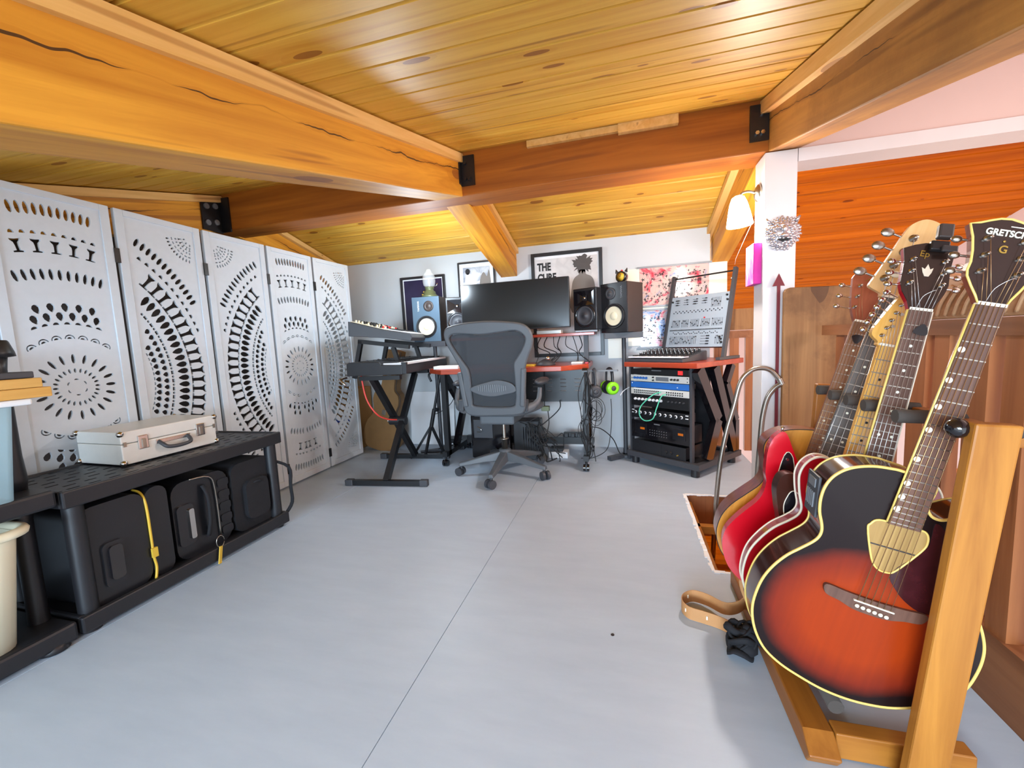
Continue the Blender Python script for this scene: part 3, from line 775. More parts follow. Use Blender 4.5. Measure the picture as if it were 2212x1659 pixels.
# loudspeakers
def speaker_ns(Fx, Fy, z0, a, w, hgt, d, front, side, label, mirror=1):
    """woofer monitor; a = yaw, F = centre of its front face"""
    X = Matrix.Translation((Fx, Fy, z0)) @ Matrix.Rotation(a, 4, 'Z')
    t = thing('studio_monitor', label, 'speaker', basis=X)
    B().bx(-w/2, w/2, .012, d, 0, hgt).obj('cabinet', side, t, bevel=.003, local=True)
    B().bx(-w/2, w/2, 0, .0118, 0, hgt).obj('baffle', front, t, bevel=.002, local=True)
    Fr = lambda x, z, y=0: frame_of((x, y, z), (1, 0, 0), (0, 0, 1), (0, -1, 0))
    wz = hgt*.335
    B().lathe([(.095, 0), (.095, .006), (.094, .0065), (.084, .0065), (.083, .004)], Fr(0, wz, -.0002), 30, False).obj('woofer_ring', 'blacksteel', t, local=True)
    B().lathe([(.083, .004), (.080, .008), (.075, .008), (.072, .004)], Fr(0, wz), 30, False).obj('surround', 'black', t, local=True)
    B().lathe([(.0725, .0042), (.071, .0042), (.052, .003), (.034, .0016), (.031, .0016), (.030, .003), (.022, .007), (.011, .010), (0, .0108)], Fr(0, wz), 30, False).obj('cone', 'cone', t, local=True)
    tx = .028*mirror; tz = hgt*.79
    B().lathe([(.046, 0), (.046, .004), (.030, .0055), (.028, .002), (.018, .008), (0, .012)], Fr(tx, tz), 24).obj('tweeter', 'walnutblack' if front == 'coolfront' else 'dgrey', t, local=True)
    text_mesh('lettering', 'YAMAHA', .022, 'grey' if front != 'coolfront' else 'paper', frame_of((-.068*mirror+.008, -.0005, hgt*.68), (0, 0, 1), (-1, 0, 0), (0, -1, 0)), None).parent = t
    return t
ns1 = speaker_ns(-1.678, 3.36, 1.021, math.radians(4), .250, .388, .20, 'coolfront', 'walnutblack', 'cool-lit studio speaker with a cream woofer, under the lantern')
ns2 = speaker_ns(-.085, 3.315, 1.021, math.radians(-33), .235, .375, .22, 'pickblack', 'walnutblack', 'black studio speaker with a cream woofer, under the cat-shaped clock', -1)
def speaker_jbl(Fx, Fy, z0, a, w, hgt, d, label):
    X = Matrix.Translation((Fx, Fy, z0)) @ Matrix.Rotation(a, 4, 'Z')
    t = thing('studio_monitor', label, 'speaker', basis=X)
    B().bx(-w/2, w/2, 0, d, 0, hgt).obj('cabinet', 'black', t, bevel=.006, local=True)
    Fr = lambda x, z, y=0: frame_of((x, y, z), (1, 0, 0), (0, 0, 1), (0, -1, 0))
    b = B(); zc = hgt*.76
    b.add([(-w*.42, -.001, zc+.055), (w*.42, -.001, zc+.055), (w*.42, -.001, zc-.055), (-w*.42, -.001, zc-.055),
           (-.02, -.001+.0, zc+.018), (.02, -.001, zc+.018), (.02, -.001, zc-.018), (-.02, -.001, zc-.018)], [(0, 1, 5, 4), (1, 2, 6, 5), (2, 3, 7, 6), (3, 0, 4, 7), (4, 5, 6, 7)])
    b.v = [v if i < 0 else v for i, v in enumerate(b.v)]
    for i in (4, 5, 6, 7): b.v[i].y = -.001
    for i in (0, 1, 2, 3): b.v[i].y = -.012
    b.obj('waveguide', 'gloss', t, local=True)
    B().ball((0, -.004, zc), .011, .006, .011).obj('tweeter', 'chrome', t, local=True)
    r = w*.40; wz = hgt*.34
    B().lathe([(r+.008, 0), (r+.008, .008), (r, .010), (r-.008, .004)], Fr(0, wz, -.0002), 28, False).obj('woofer_ring', 'gloss', t, local=True)
    B().lathe([(r-.007, .005), (r-.016, .010), (r-.022, .005), (.024, .001), (.022, .004), (0, .010)], Fr(0, wz), 28, False).obj('cone', 'dgrey', t, local=True)
    return t
speaker_jbl(-.305, 3.345, 1.052, math.radians(-24), .205, .325, .22, 'black studio speaker with horn tweeter, to the right of the monitor')
speaker_jbl(-1.375, 3.345, 1.060, math.radians(14), .20, .325, .20, 'black horn speaker half hidden behind the left edge of the monitor')
tag(B().bx(-.385, -.21, 3.325, 3.50, 1.0345, 1.052).obj('isolation_pad', 'grey', bevel=.004), 'grey foam pad under the horn speaker right of the monitor', 'speaker pad')
tag(B().bx(-1.445, -1.28, 3.345, 3.52, 1.0345, 1.0595).obj('isolation_pad', 'grey', bevel=.004), 'grey foam pad under the horn speaker left of the monitor', 'speaker pad')
def stand(x, y, z, w, d, label, bx, by, rot=0):
    t = thing('speaker_stand', label, 'speaker stand', (x, y, 0))
    B().bx(x-w/2, x+w/2, y-d/2, y+d/2, z-.045, z).obj('top_plate', 'dgrey', t, bevel=.003)
    B().cyl((x, y, .02), (x, y, z-.045), .017, n=12).obj('pole', 'dgrey', t)
    k = B(); k.bar((x, y, .02), (x+bx*.35, y-by*.35, .02), .045, .03).bar((x, y, .02), (x-bx, y-by, .02), .045, .03).bar((x, y-.04, .02), (x, y+.16, .02), .045, .03)
    k.obj('base', 'dgrey', t)
stand(-1.665, 3.47, 1.02, .32, .26, 'dark grey speaker stand under the cool-lit speaker with the lantern', .15, .12)
stand(-.015, 3.46, 1.02, .285, .27, 'dark grey speaker stand under the speaker with the cat-shaped clock', .13, .12)
B().bx(.128, .205, 3.40, 3.47, .985, 1.015).obj('adjuster_block', 'nickel', [o for o in C.objects if o.name.startswith('speaker_stand.001')][0], bevel=.003)

# lantern, yellow disc, cat clock
la = thing('camping_lantern', 'olive camping lantern with a clear glass globe on the cool-lit speaker', 'lantern', (-1.675, 3.44, 1.41))
Xl = Matrix.Translation((-1.672, 3.45, 1.4095))
B().lathe([(.070, 0), (.070, .018), (.058, .022), (.050, .05), (.036, .06), (.034, .075), (.040, .080), (.040, .092), (0, .092)], Xl, 24).obj('base', 'olive', la)
B().lathe([(.036, .0925), (.050, .105), (.056, .14), (.055, .18), (.045, .205), (.026, .222), (.024, .240), (.016, .246), (0, .247)], Xl, 24).obj('globe', 'glass', la)
B().lathe([(.005, .093), (.005, .12), (.011, .13), (.009, .15), (.003, .155)], Xl, 12).obj('mantle', 'bone', la)
B().tube([(-1.63, 3.45, 1.50), (-1.60, 3.45, 1.512), (-1.595, 3.45, 1.53)], .004, 6).obj('valve', 'chrome', la)
td = thing('tambourine', 'yellow half-round rattle leaning behind the lantern base', 'percussion', (-1.74, 3.50, 1.41))
B().tube([(-1.735+.05*math.cos(math.radians(a)), 3.53, 1.42+.065*math.sin(math.radians(a))) for a in range(30, 200, 10)], .010, 8).obj('hoop', 'yellow', td)
for a in (50, 80, 110, 140, 165): B().cyl((-1.735+.05*math.cos(math.radians(a)), 3.516, 1.42+.065*math.sin(math.radians(a))), (-1.735+.05*math.cos(math.radians(a)), 3.5195, 1.42+.065*math.sin(math.radians(a))), .009, n=10).obj('jingle', 'ink', td)
ck = thing('alarm_clock', 'small black cat-eared clock with a yellow dial on top of the black speaker', 'clock', (-.035, 3.40, 1.397))
Xc = Matrix.Translation((-.03, 3.385, 1.397)) @ Matrix.Rotation(math.radians(-30), 4, 'Z')
Fc = Xc @ FACE(0, 0, .048)
B().lathe([(.026, -.045), (.040, -.04), (.044, 0), (.038, .006), (.034, .003)], Fc, 24).obj('body', 'gloss', ck)
B().lathe([(.033, .0034), (0, .0048)], Fc, 24).obj('dial', 'yellow', ck)
B().bar(Fc @ V3((0, 0, .0058)), Fc @ V3((.004, .022, .0054)), .003, .002).bar(Fc @ V3((0, 0, .0058)), Fc @ V3((-.014, .010, .0054)), .003, .002).obj('hands', 'ink', ck)
for s in (-1, 1): B().lathe([(.014, .036), (.002, .066)], Xc @ Matrix.Translation((s*.026, .015, .048)) @ Matrix.Rotation(s*.35, 4, 'Y'), 8).obj('ear', 'gloss', ck)
B().lathe([(.010, .046), (.006, .056), (0, .057)], Xc @ Matrix.Translation((.0, .02, .046)), 10).obj('button', 'red', ck)
b = B()
for s in (-1, 1): b.ball((s*.024, .012, .006), .012, X=Xc, n=8)
b.obj('feet', 'gloss', ck)

# framed pictures on the back wall
def picture_frame(label, x0, x1, z0, z1, bw, fm, art, mat_w=0):
    t = thing('framed_picture', label, 'picture', ((x0+x1)/2, 3.77, z0))
    k = B(); ya, yb = 3.742, 3.769
    k.bx(x0, x0+bw, ya, yb, z0, z1).bx(x1-bw, x1, ya, yb, z0, z1).bx(x0+bw, x1-bw, ya, yb, z1-bw, z1).bx(x0+bw, x1-bw, ya, yb, z0, z0+bw)
    k.obj('frame', fm, t, bevel=.002)
    B().bx(x0+bw, x1-bw, 3.758, 3.764, z0+bw, z1-bw).obj('mount', 'paper', t)
    if art: B().bx(x0+bw+mat_w, x1-bw-mat_w, 3.7555, 3.7578, z0+bw+mat_w, z1-bw-mat_w).obj('print', art, t)
    return t
t = picture_frame('dark purple poster in a thin black frame behind the lantern', -2.125, -1.655, 1.05, 1.655, .022, 'black', 'purple', .012)
t = picture_frame('framed grey photograph of seated people, left of the sloping rafter', -1.515, -1.152, 1.38, 1.742, .014, 'black', 'bwphoto', .035)
def fig(b, pts): b.prism(pts, 0, .0012, FACE(0, 3.7553, 0))
b = B(); fig(b, sm2([(-1.455, 1.53), (-1.44, 1.62), (-1.42, 1.64), (-1.37, 1.62), (-1.34, 1.56), (-1.30, 1.57), (-1.30, 1.55), (-1.35, 1.53), (-1.36, 1.46), (-1.45, 1.46)], 3)); b.obj('figure', 'greyphoto', t)
b = B(); fig(b, [(-1.418+.024*math.cos(a*.6), 1.655+.028*math.sin(a*.6)) for a in range(10)]); b.obj('head', 'ink', t)
b = B(); fig(b, sm2([(-1.30, 1.50), (-1.29, 1.60), (-1.26, 1.64), (-1.23, 1.60), (-1.21, 1.66), (-1.20, 1.50)], 3)); b.obj('figure', 'figure', t)
t = picture_frame('large black-framed band poster with a grey figure behind the monitor', -.807, -.182, .832, 1.754, .03, 'blacksteel', None)
B().bx(-.765, -.225, 3.7555, 3.7578, 1.0, 1.70).obj('print', 'greyphoto', t)
random.seed(5)
hair = []
for i in range(44):
    a = 2*math.pi*i/44; r = .078*(1+.22*random.uniform(-1, 1)+(.10 if i % 2 else -.08)); hair.append((-.355+r*math.cos(a), 1.635+r*.92*math.sin(a)))
b = B(); fig(b, hair); b.obj('figure_hair', 'hair', t)
b = B(); fig(b, sm2([(-.455, 1.22), (-.45, 1.44), (-.425, 1.515), (-.385, 1.545), (-.38, 1.58), (-.33, 1.58), (-.325, 1.545), (-.275, 1.515), (-.25, 1.44), (-.245, 1.22)], 4)); b.obj('figure', 'figure', t)
text_mesh('lettering', 'THE', .092, 'ink', FACE(-.752, 3.7545, 1.602), t, squash=.72, bold=.004)
text_mesh('lettering', 'CURE', .092, 'ink', FACE(-.752, 3.7545, 1.508), t, squash=.72, bold=.004)
# hanging art prints
rw = thing('wall_hanging', 'cream backing sheet with two splashed prints hung behind the synthesizer', 'picture', (.45, 3.77, .87))
B().bx(.02, .795, 3.760, 3.769, .90, 1.548).obj('backing_sheet', 'bone', rw)
for z0, z1, m in ((1.235, 1.545, 'splash'), (.89, 1.192, 'splash2')):
    p = B().bx(.122, .66, 3.752, 3.7598, z0, z1).obj('print', m, rw)
    B().bx(.10, .68, 3.742, 3.7598, z1, z1+.014).obj('hanging_rail', 'grey', rw)
    B().bx(.10, .68, 3.742, 3.7598, z0-.014, z0).obj('hanging_rail', 'grey', rw)
    b = B(); random.seed(int(z0*100))
    for i in range(120):
        x = random.uniform(.14, .64); z = random.uniform(z0+.02, z1-.02); a = random.choice((0, math.pi/2, .7)); L = random.uniform(.008, .017)
        q = rot2([(-.002, -L), (.002, -L), (.0025, -.002), (L*.7, -.001), (L*.7, .002), (.002, .003), (.001, L), (-.001, L), (-.002, .003), (-L*.7, .002), (-L*.7, -.001), (-.0025, -.002)], a, x, z)
        b.prism(q, 0, .0008, FACE(0, 3.7518, 0))
    b.obj('ink_marks', 'ink', p, kind='stuff')
tag(B().bx(-.15, -.02, 3.764, 3.7695, .80, 1.0).obj('note_sheet', 'bone'), 'pale paper sheet on the wall below the cat-clock speaker', 'paper')
tag(B().bar((-1.87, 3.715, .002), (-1.87, 3.758, .53), .47, .012).obj('leaning_board', 'paper'), 'white board leaning on the back wall behind the keyboard stand', 'board')

# ------------------------------------------------------------------ keyboards on the x-stand
ks = thing('keyboard_stand', 'black folding x-frame keyboard stand with two tiers', 'keyboard stand', (-1.75, 3.0, 0))
for y, x0, x1 in ((2.56, -1.97, -1.40), (3.25, -2.04, -1.46)):
    f_ = B().bx(x0, x1, y-.018, y+.018, .003, .04).obj('foot', 'blacksteel', ks)
    for xx in (x0, x1): B().bx(xx-.03, xx+.03, y-.022, y+.022, .0, .046).obj('rubber_cap', 'dgrey', f_, bevel=.006)
B().bar((-1.685, 2.56, .03), (-1.70, 3.26, .755), .04, .045).obj('leg', 'blacksteel', ks)
B().bar((-1.745, 3.25, .03), (-1.80, 2.70, .765), .04, .045).obj('leg', 'blacksteel', ks)
for y in (2.70, 3.27): B().bar((-1.90, y, .768), (-1.58, y, .768), .04, .03).obj('support_arm', 'blacksteel', ks)
B().cyl((-1.665, 2.93, .405), (-1.80, 2.93, .405), .035, n=14).obj('pivot', 'black', ks)
B().cyl((-1.80, 2.93, .405), (-1.82, 2.92, .405), .012, n=10).obj('pivot_pin', 'chrome', ks)
for y in (2.85, 3.30):
    B().bar((-2.03, y, .76), (-1.95, y, 1.05), .03, .03).obj('tier_arm', 'blacksteel', ks)
    B().bar((-1.97, y, 1.045), (-1.56, y, .985), .03, .03).obj('tier_arm', 'blacksteel', ks)
    B().bar((-1.64, y, .80), (-1.69, y, .99), .03, .03).obj('tier_strut', 'blacksteel', ks)
B().tube([(-1.98, 2.66, .78), (-2.02, 2.62, .77), (-1.96, 2.60, .73)], .008, 8).obj('lever', 'chrome', ks)
kb = thing('stage_keyboard', 'large black stage keyboard on the lower tier of the x-stand', 'keyboard', (-1.75, 3.1, .785))
sec = [(-1.955, .785), (-1.955, .872), (-1.93, .885), (-1.70, .880), (-1.685, .858), (-1.53, .852), (-1.53, .785)]
Xk = frame_of((0, 2.62, 0), (1, 0, 0), (0, 0, 1), (0, -1, 0))
B().prism(sec, -1.02, 0, Xk).obj('body', 'black', kb, bevel=.004)
wk = B(); bk = B()
for i in range(40):
    y = 2.655+i*.0235; wk.bx(-1.685, -1.525, y, y+.0222, .8525, .868)
    if i % 7 not in (2, 6): bk.bx(-1.685, -1.585, y+.017, y+.030, .868, .878)
wk.obj('white_keys', 'paper', kb, kind='stuff'); bk.obj('black_keys', 'ink', kb, kind='stuff')
B().bx(-1.535, -1.5, 2.625, 2.655, .79, .872).obj('end_block', 'black', kb)
b = B()
for i in range(12): b.cyl((-1.86+.03*(i % 3), 2.75+.06*i, .882), (-1.86+.03*(i % 3), 2.75+.06*i, .893), .008, n=8)
b.obj('knobs', 'dgrey', kb, kind='stuff')
sy = thing('synthesizer', 'wedge-shaped black synthesizer with cream panel on the upper tier of the x-stand', 'synthesizer', (-1.75, 3.1, 1.07))
sec = [(-2.00, 1.085), (-1.995, 1.195), (-1.72, 1.118), (-1.535, 1.082), (-1.525, 1.055), (-1.535, 1.03), (-1.73, 1.06)]
Xs = frame_of((0, 2.80, 0), (1, 0, 0), (0, 0, 1), (0, -1, 0))
B().prism(sec, -.60, 0, Xs).obj('body', 'dgrey', sy, bevel=.003)
Xp = frame_of((-1.992, 2.82, 1.1965), V3((.275, 0, -.077)).normalized(), (0, 1, 0), V3((.077, 0, .275)).normalized())
B().bx(.01, .27, 0, .58, 0, .004, Xp).obj('panel', 'cream', sy)
wk = B(); bk = B()
for i in range(25):
    y = 2.835+i*.0225; wk.bx(-1.69, -1.54, y, y+.0212, 1.09, 1.104, None)
Xq = frame_of((-1.715, 2.815, 1.1205), V3((.185, 0, -.036)).normalized(), (0, 1, 0), V3((.036, 0, .185)).normalized())
wk = B()
for i in range(25):
    wk.bx(.01, .175, .02+i*.0225, .0415+i*.0225, 0, .008, Xq)
    if i % 7 not in (2, 6): bk.bx(.01, .11, .035+i*.0225, .048+i*.0225, .008, .016, Xq)
wk.obj('white_keys', 'paper', sy, kind='stuff'); bk.obj('black_keys', 'ink', sy, kind='stuff')
kn = {'ink': B(), 'red': B(), 'cone': B()}; random.seed(11)
for i in range(9):
    for j in range(5):
        c = random.choice(('ink', 'ink', 'red', 'cone')) if j > 1 else random.choice(('ink', 'cone'))
        kn[c].cyl(Xp @ V3((.035+j*.048, .04+i*.062, .004)), Xp @ V3((.035+j*.048, .04+i*.062, .021)), .009, .007, n=8)
for c, b in kn.items(): b.obj('knobs', c, sy, kind='stuff')

def swing(o, px, py, deg):
    o.matrix_basis = Matrix.Translation((px, py, 0)) @ Matrix.Rotation(math.radians(deg), 4, 'Z') @ Matrix.Translation((-px, -py, 0)) @ o.matrix_basis
swing(ks, -1.70, 2.60, 6); swing(kb, -1.70, 2.60, 6); swing(sy, -1.70, 2.60, 6); swing(sy, -1.75, 2.80, 10); kb.matrix_basis = Matrix.Translation((0, 0, .008)) @ kb.matrix_basis
# guitar case, box and bits behind the stand
gc = thing('guitar_case', 'brown guitar case standing upright against the back wall behind the keyboard stand', 'guitar case', (-2.3, 3.45, 0))
Xg = frame_of((-2.31, 3.50, .012), (math.cos(-.22), 0, math.sin(-.22)*-0+0), (0, 0, 1), (0, -1, 0))
half = [(-.10, 0), (-.165, .05), (-.185, .15), (-.165, .26), (-.12, .33), (-.115, .40), (-.135, .48), (-.12, .56), (-.075, .60), (-.065, .70), (-.07, .93), (-.06, .97)]
out = sm2(half+[(-x, z) for x, z in half[::-1]], 3)
Xg = Matrix.Translation((-2.315, 3.52, .01)) @ Matrix.Rotation(.24, 4, 'Y') @ frame_of((0, 0, 0), (1, 0, 0), (0, 0, 1), (0, -1, 0))
B().prism(out, -.045, .075, Xg, True).obj('body', 'hardcase', gc, bevel=.015)
B().tube([tuple(Xg @ V3((x, z, .045))) for x, z in out], .004, 6, closed=True).obj('seam', 'walnutblack', gc)
for z in (.35, .72): B().bx(-.02, .02, z, z+.05, .074, .082, Xg).obj('latch', 'nickel', gc, bevel=.002)
cb = thing('cardboard_box', 'brown cardboard box between the screen and the guitar case', 'box', (-2.62, 3.60, 0))
B().bx(-2.80, -2.54, 3.50, 3.72, .002, .60).obj('carton', 'cardboard', cb, bevel=.003)
B().bar((-2.67, 3.52, .602), (-2.67, 3.46, .70), .25, .004).obj('flap', 'cardboard', cb)
B().bx(-2.805, -2.535, 3.494, 3.4995, .26, .31).obj('tape_band', 'bluecab', cb)
tag(B().tube([(-1.915, 2.70, .80), (-1.88, 2.69, .62), (-1.82, 2.71, .50), (-1.79, 2.80, .44), (-1.76, 2.90, .415)], .006, 8, sub=5).obj('cable', 'redcable'), 'red cable hanging from the lower keyboard to the stand pivot', 'cable')
tag(B().ball((-1.845, 2.935, .405), .017).obj('knob', 'red'), 'round red knob at the pivot of the keyboard stand', 'knob')
tr = thing('music_stand', 'black folded music stand behind the x-frame keyboard stand', 'music stand', (-1.62, 3.34, 0))
B().cyl((-1.70, 3.36, .25), (-1.58, 3.36, .74), .012).obj('shaft', 'blacksteel', tr)
B().cyl((-1.70, 3.36, .26), (-1.66, 3.36, .42), .018).obj('sleeve', 'blacksteel', tr)
for a in (-.30, .0, .30): B().bar((-1.70, 3.36, .27), (-1.72+a*.5, 3.36-.12+abs(a)*.3, .012), .018, .02).obj('leg', 'blacksteel', tr)
B().tube([(-1.66, 3.34, .67), (-1.68, 3.34, .73), (-1.62, 3.34, .76), (-1.56, 3.34, .72), (-1.57, 3.34, .66)], .010, 8, sub=4).obj('yoke', 'black', tr)
B().cyl((-1.63, 3.335, .42), (-1.61, 3.33, .42), .018, n=12).obj('knob', 'black', tr)
fx = thing('pedal_case', 'flat black case lying on the floor left of the desk legs', 'case', (-1.62, 3.38, 0))
B().bx(-1.655, -1.48, 3.56, 3.68, .0, .10).obj('body', 'black', fx, bevel=.004)
B().bx(-1.60, -1.56, 3.555, 3.559, .05, .06).obj('badge', 'paper', fx)
tag(B().bx(-1.515, -1.30, 3.10, 3.22, .7905, .815).obj('white_box', 'paper', bevel=.003), 'flat white box on the left end of the desk', 'box')

# subwoofer and computer under the desk
sw = thing('subwoofer', 'glossy black subwoofer cabinet under the desk behind the chair', 'subwoofer', (-1.15, 3.45, 0))
B().bx(-1.30, -.95, 3.30, 3.46, .0, .38).obj('cabinet', 'gloss', sw, bevel=.015)
B().bx(-1.27, -1.10, 3.292, 3.2995, .18, .34).obj('front_panel', 'dgrey', sw, bevel=.006)
B().tube([(-1.235, 3.288, .28), (-1.205, 3.282, .265), (-1.195, 3.282, .245), (-1.215, 3.285, .232), (-1.24, 3.288, .235)], .003, 6, sub=4).obj('badge_loop', 'chrome', sw)
pc = thing('computer_tower', 'black computer tower with vent fins under the right half of the desk', 'computer', (-.82, 3.45, 0))
B().bx(-.92, -.70, 3.30, 3.46, .0, .33).obj('case', 'black', pc, bevel=.006)
for i in range(7): B().bx(-.835+i*.02, -.828+i*.02, 3.293, 3.2995, .05, .28).obj('fin', 'gloss', pc)

# cables and small items
def cable(pts, r, m, label, name='cable'): return tag(B().tube(pts, r, 6, sub=6).obj(name, m), label, 'cable')
cable([(-.52, 3.30, .50), (-.52, 3.28, .44), (-.60, 3.26, .36), (-.70, 3.22, .30), (-.84, 3.225, .335)], .0045, 'ink', 'black cable sagging from the modesty panel to the computer tower')
cable([(-.30, 3.19, .31), (-.20, 3.22, .29), (-.11, 3.30, .19), (-.06, 3.36, .06), (.0, 3.36, .045)], .004, 'ink', 'black cable from the desk leg down to the speaker stand base')
cable([(-.115, 3.16, .53), (-.112, 3.17, .42), (-.125, 3.20, .25), (-.16, 3.22, .12), (-.27, 3.24, .05), (-.36, 3.26, .04)], .0028, 'ink', 'thin cord hanging from the lime green headphones')
cable([(-.22, 3.14, .52), (-.222, 3.15, .40), (-.235, 3.16, .33), (-.255, 3.17, .24), (-.30, 3.18, .20)], .0028, 'ink', 'thin cord hanging from the dark headphones')
cable([(-.05, 3.40, .52), (-.03, 3.41, .55), (.0, 3.40, .575), (.03, 3.37, .595)], .004, 'paper', 'white cable running to the left side of the rack')
cable([(-1.69, 3.44, .36), (-1.60, 3.42, .40), (-1.52, 3.41, .46), (-1.47, 3.40, .53)], .003, 'ink', 'thin dark lead crossing in front of the white leaning board')
cable([(-1.95, 3.10, .01), (-2.02, 3.16, .01), (-2.04, 3.24, .01), (-1.93, 3.27, .01), (-1.83, 3.20, .01)], .006, 'ink', 'black cable loop lying on the floor under the keyboard stand')
random.seed(21); b = B()
for i in range(13):
    x0 = random.uniform(-.80, -.66); p = [(x0, 3.20+random.uniform(-.01, .03), random.uniform(.28, .36))]
    for k in range(4):
        p.append((p[-1][0]+random.uniform(.0, .085), 3.17+random.uniform(-.03, .06), max(.03, p[-1][2]+random.uniform(-.14, .05))))
    b.tube(p, random.choice((.003, .004, .005)), 6, sub=5)
tag(b.obj('cable_tangle', 'ink'), 'tangle of black cables beside the computer tower under the desk', 'cables', kind='stuff')
b = B()
for i in range(9):
    x = random.uniform(-.31, -.255); p = [(x, 3.09+random.uniform(-.02, .01), .74)]
    for z in (.58, .42, .30, .18, .09): p.append((x+random.uniform(-.055, .05), 3.085+random.uniform(-.03, .03), z+random.uniform(-.04, .04)))
    b.tube(p, random.choice((.0022, .003, .0038)), 6, sub=5)
for i in range(5):
    cx, cz, r = -.26+random.uniform(-.04, .05), random.uniform(.22, .48), random.uniform(.03, .07)
    b.tube([(cx+r*math.cos(a*.7), 3.07+.01*math.sin(a), cz+r*1.4*math.sin(a*.7)) for a in range(9)], .0022, 6, closed=True, sub=2)
tag(b.obj('cable_tangle', 'ink'), 'bundle of thin black cables running down the right desk leg', 'cables', kind='stuff')
b = B()
for i in range(8):
    x = -.76+i*.055; b.tube([(x, 3.55, 1.01), (x+random.uniform(-.03, .03), 3.50, .93), (x+random.uniform(-.10, .10), 3.45, .87), (x+random.uniform(-.12, .12), 3.40, .795)], random.choice((.003, .004)), 6, sub=5)
tag(b.obj('cable_tangle', 'ink'), 'loose black cables hanging between the hutch shelf and the desktop', 'cables', kind='stuff')
ps = thing('power_strip', 'black power strip with plugs on the desk crossbar by the right leg', 'power strip', (-.42, 3.36, .15))
B().bx(-.53, -.36, 3.50, 3.545, .151, .19).obj('body', 'black', ps, bevel=.004)
for i in range(3): B().bx(-.52+i*.055, -.485+i*.055, 3.47, 3.499, .155, .188).obj('plug', 'black', ps, bevel=.004)
ad = thing('network_box', 'white and black network adapter on the floor under the right side of the desk', 'adapter', (-.56, 3.45, 0))
B().bx(-.64, -.48, 3.36, 3.47, .002, .055).obj('white_unit', 'paper', ad, bevel=.004)
B().bx(-.63, -.52, 3.37, 3.46, .056, .085).obj('black_unit', 'black', ad, bevel=.004)
gb = thing('di_box', 'small grey-green box on the chair side of the modesty panel', 'adapter', (-.60, 3.2, .42))
B().bx(-.665, -.60, 3.25, 3.29, .42, .46).obj('body', 'olive', gb, bevel=.004)
B().tube([(-.64, 3.27, .46), (-.645, 3.29, .60), (-.64, 3.30, .75)], .004, 6, sub=4).obj('lead', 'ink', gb)
B().tube([(-.615, 3.27, .42), (-.61, 3.27, .32), (-.63, 3.24, .22)], .004, 6, sub=4).obj('lead', 'ink', gb)
ml = thing('computer_mouse_dock', 'dark domed dock with a chrome ball on the desk, right of the chair', 'dock', (-.60, 3.2, .79))
B().lathe([(.075, 0), (.075, .01), (.055, .03), (.02, .048), (0, .05)], Matrix.Translation((-.61, 3.24, .7905)), 20).obj('dome', 'dgrey', ml)
B().ball((-.585, 3.20, .845), .018).obj('ball', 'chrome', ml)
tag(B().bx(-.42, -.33, 3.30, 3.39, .7905, .806).obj('external_drive', 'alu', bevel=.003), 'small silver drive on the right end of the desktop', 'drive')
tag(B().bx(-.78, -.69, 3.16, 3.24, .7905, .803).obj('notepad', 'yellow', bevel=.002), 'yellow notepad on the desk beside the chair back', 'notepad')
tag(B().bx(-.70, -.50, 3.36, 3.46, 1.0345, 1.065).obj('audio_interface', 'alu', bevel=.004), 'silver interface box on the hutch shelf under the monitor', 'audio interface')
tag(B().bx(-.31, -.285, 3.27, 3.30, .7905, .803).obj('rubber_clip', 'red', bevel=.003), 'small red clip at the right corner of the desk', 'clip')
hk = thing('headphone_hook', 'chrome hook bar clamped under the right end of the desk', 'hook', (-.22, 3.2, .74))
B().bar((-.29, 3.20, .742), (-.06, 3.15, .742), .02, .012).obj('bar', 'grey', hk)
# headphones hanging by their bands
def phones(label, cx, y, ztop, w, hgt, m_band, m_cup, m_disc, rz):
    X = Matrix.Translation((cx, y, ztop)) @ Matrix.Rotation(rz, 4, 'Z')
    t = thing('headphones', label, 'headphones', basis=X)
    B().tube([(-w/2, 0, -hgt+.045), (-w/2-.004, 0, -hgt*.55), (-w*.42, 0, -.02), (0, 0, .0), (w*.42, 0, -.02), (w/2+.004, 0, -hgt*.55), (w/2, 0, -hgt+.045)], .008, 8, sub=5, flat=1.6).obj('headband', m_band, t, local=True)
    for s in (-1, 1):
        c = B().lathe([(.046, -.012), (.050, 0), (.047, .016), (.030, .022)], frame_of((s*(w/2+.0), 0, -hgt+.02), (0, 1, 0), (0, 0, 1), (s, 0, 0)), 24).obj('ear_cup', m_cup, t, local=True)
        B().lathe([(.0465, .0165), (.038, .0175), (.030, .0225), (.024, .020)], frame_of((s*(w/2), 0, -hgt+.02), (0, 1, 0), (0, 0, 1), (s, 0, 0)), 24).obj('cup_ring', m_disc, c, local=True)
        B().lathe([(.023, .020), (.012, .026), (0, .027)], frame_of((s*(w/2), 0, -hgt+.02), (0, 1, 0), (0, 0, 1), (s, 0, 0)), 16).obj('cup_hub', 'dgrey', c, local=True)
        B().lathe([(.046, -.034), (.052, -.024), (.046, -.0125)], frame_of((s*(w/2), 0, -hgt+.02), (0, 1, 0), (0, 0, 1), (s, 0, 0)), 24).obj('ear_pad', 'black', t, local=True)
    return t
phones('lime green headphones hanging from the hook at the right end of the desk', -.125, 3.205, .755, .10, .165, 'black', 'green', 'green', math.radians(-62))
phones('dark grey headphones hanging beside the lime green ones', -.235, 3.165, .755, .08, .185, 'dgrey', 'dgrey', 'black', math.radians(-75))

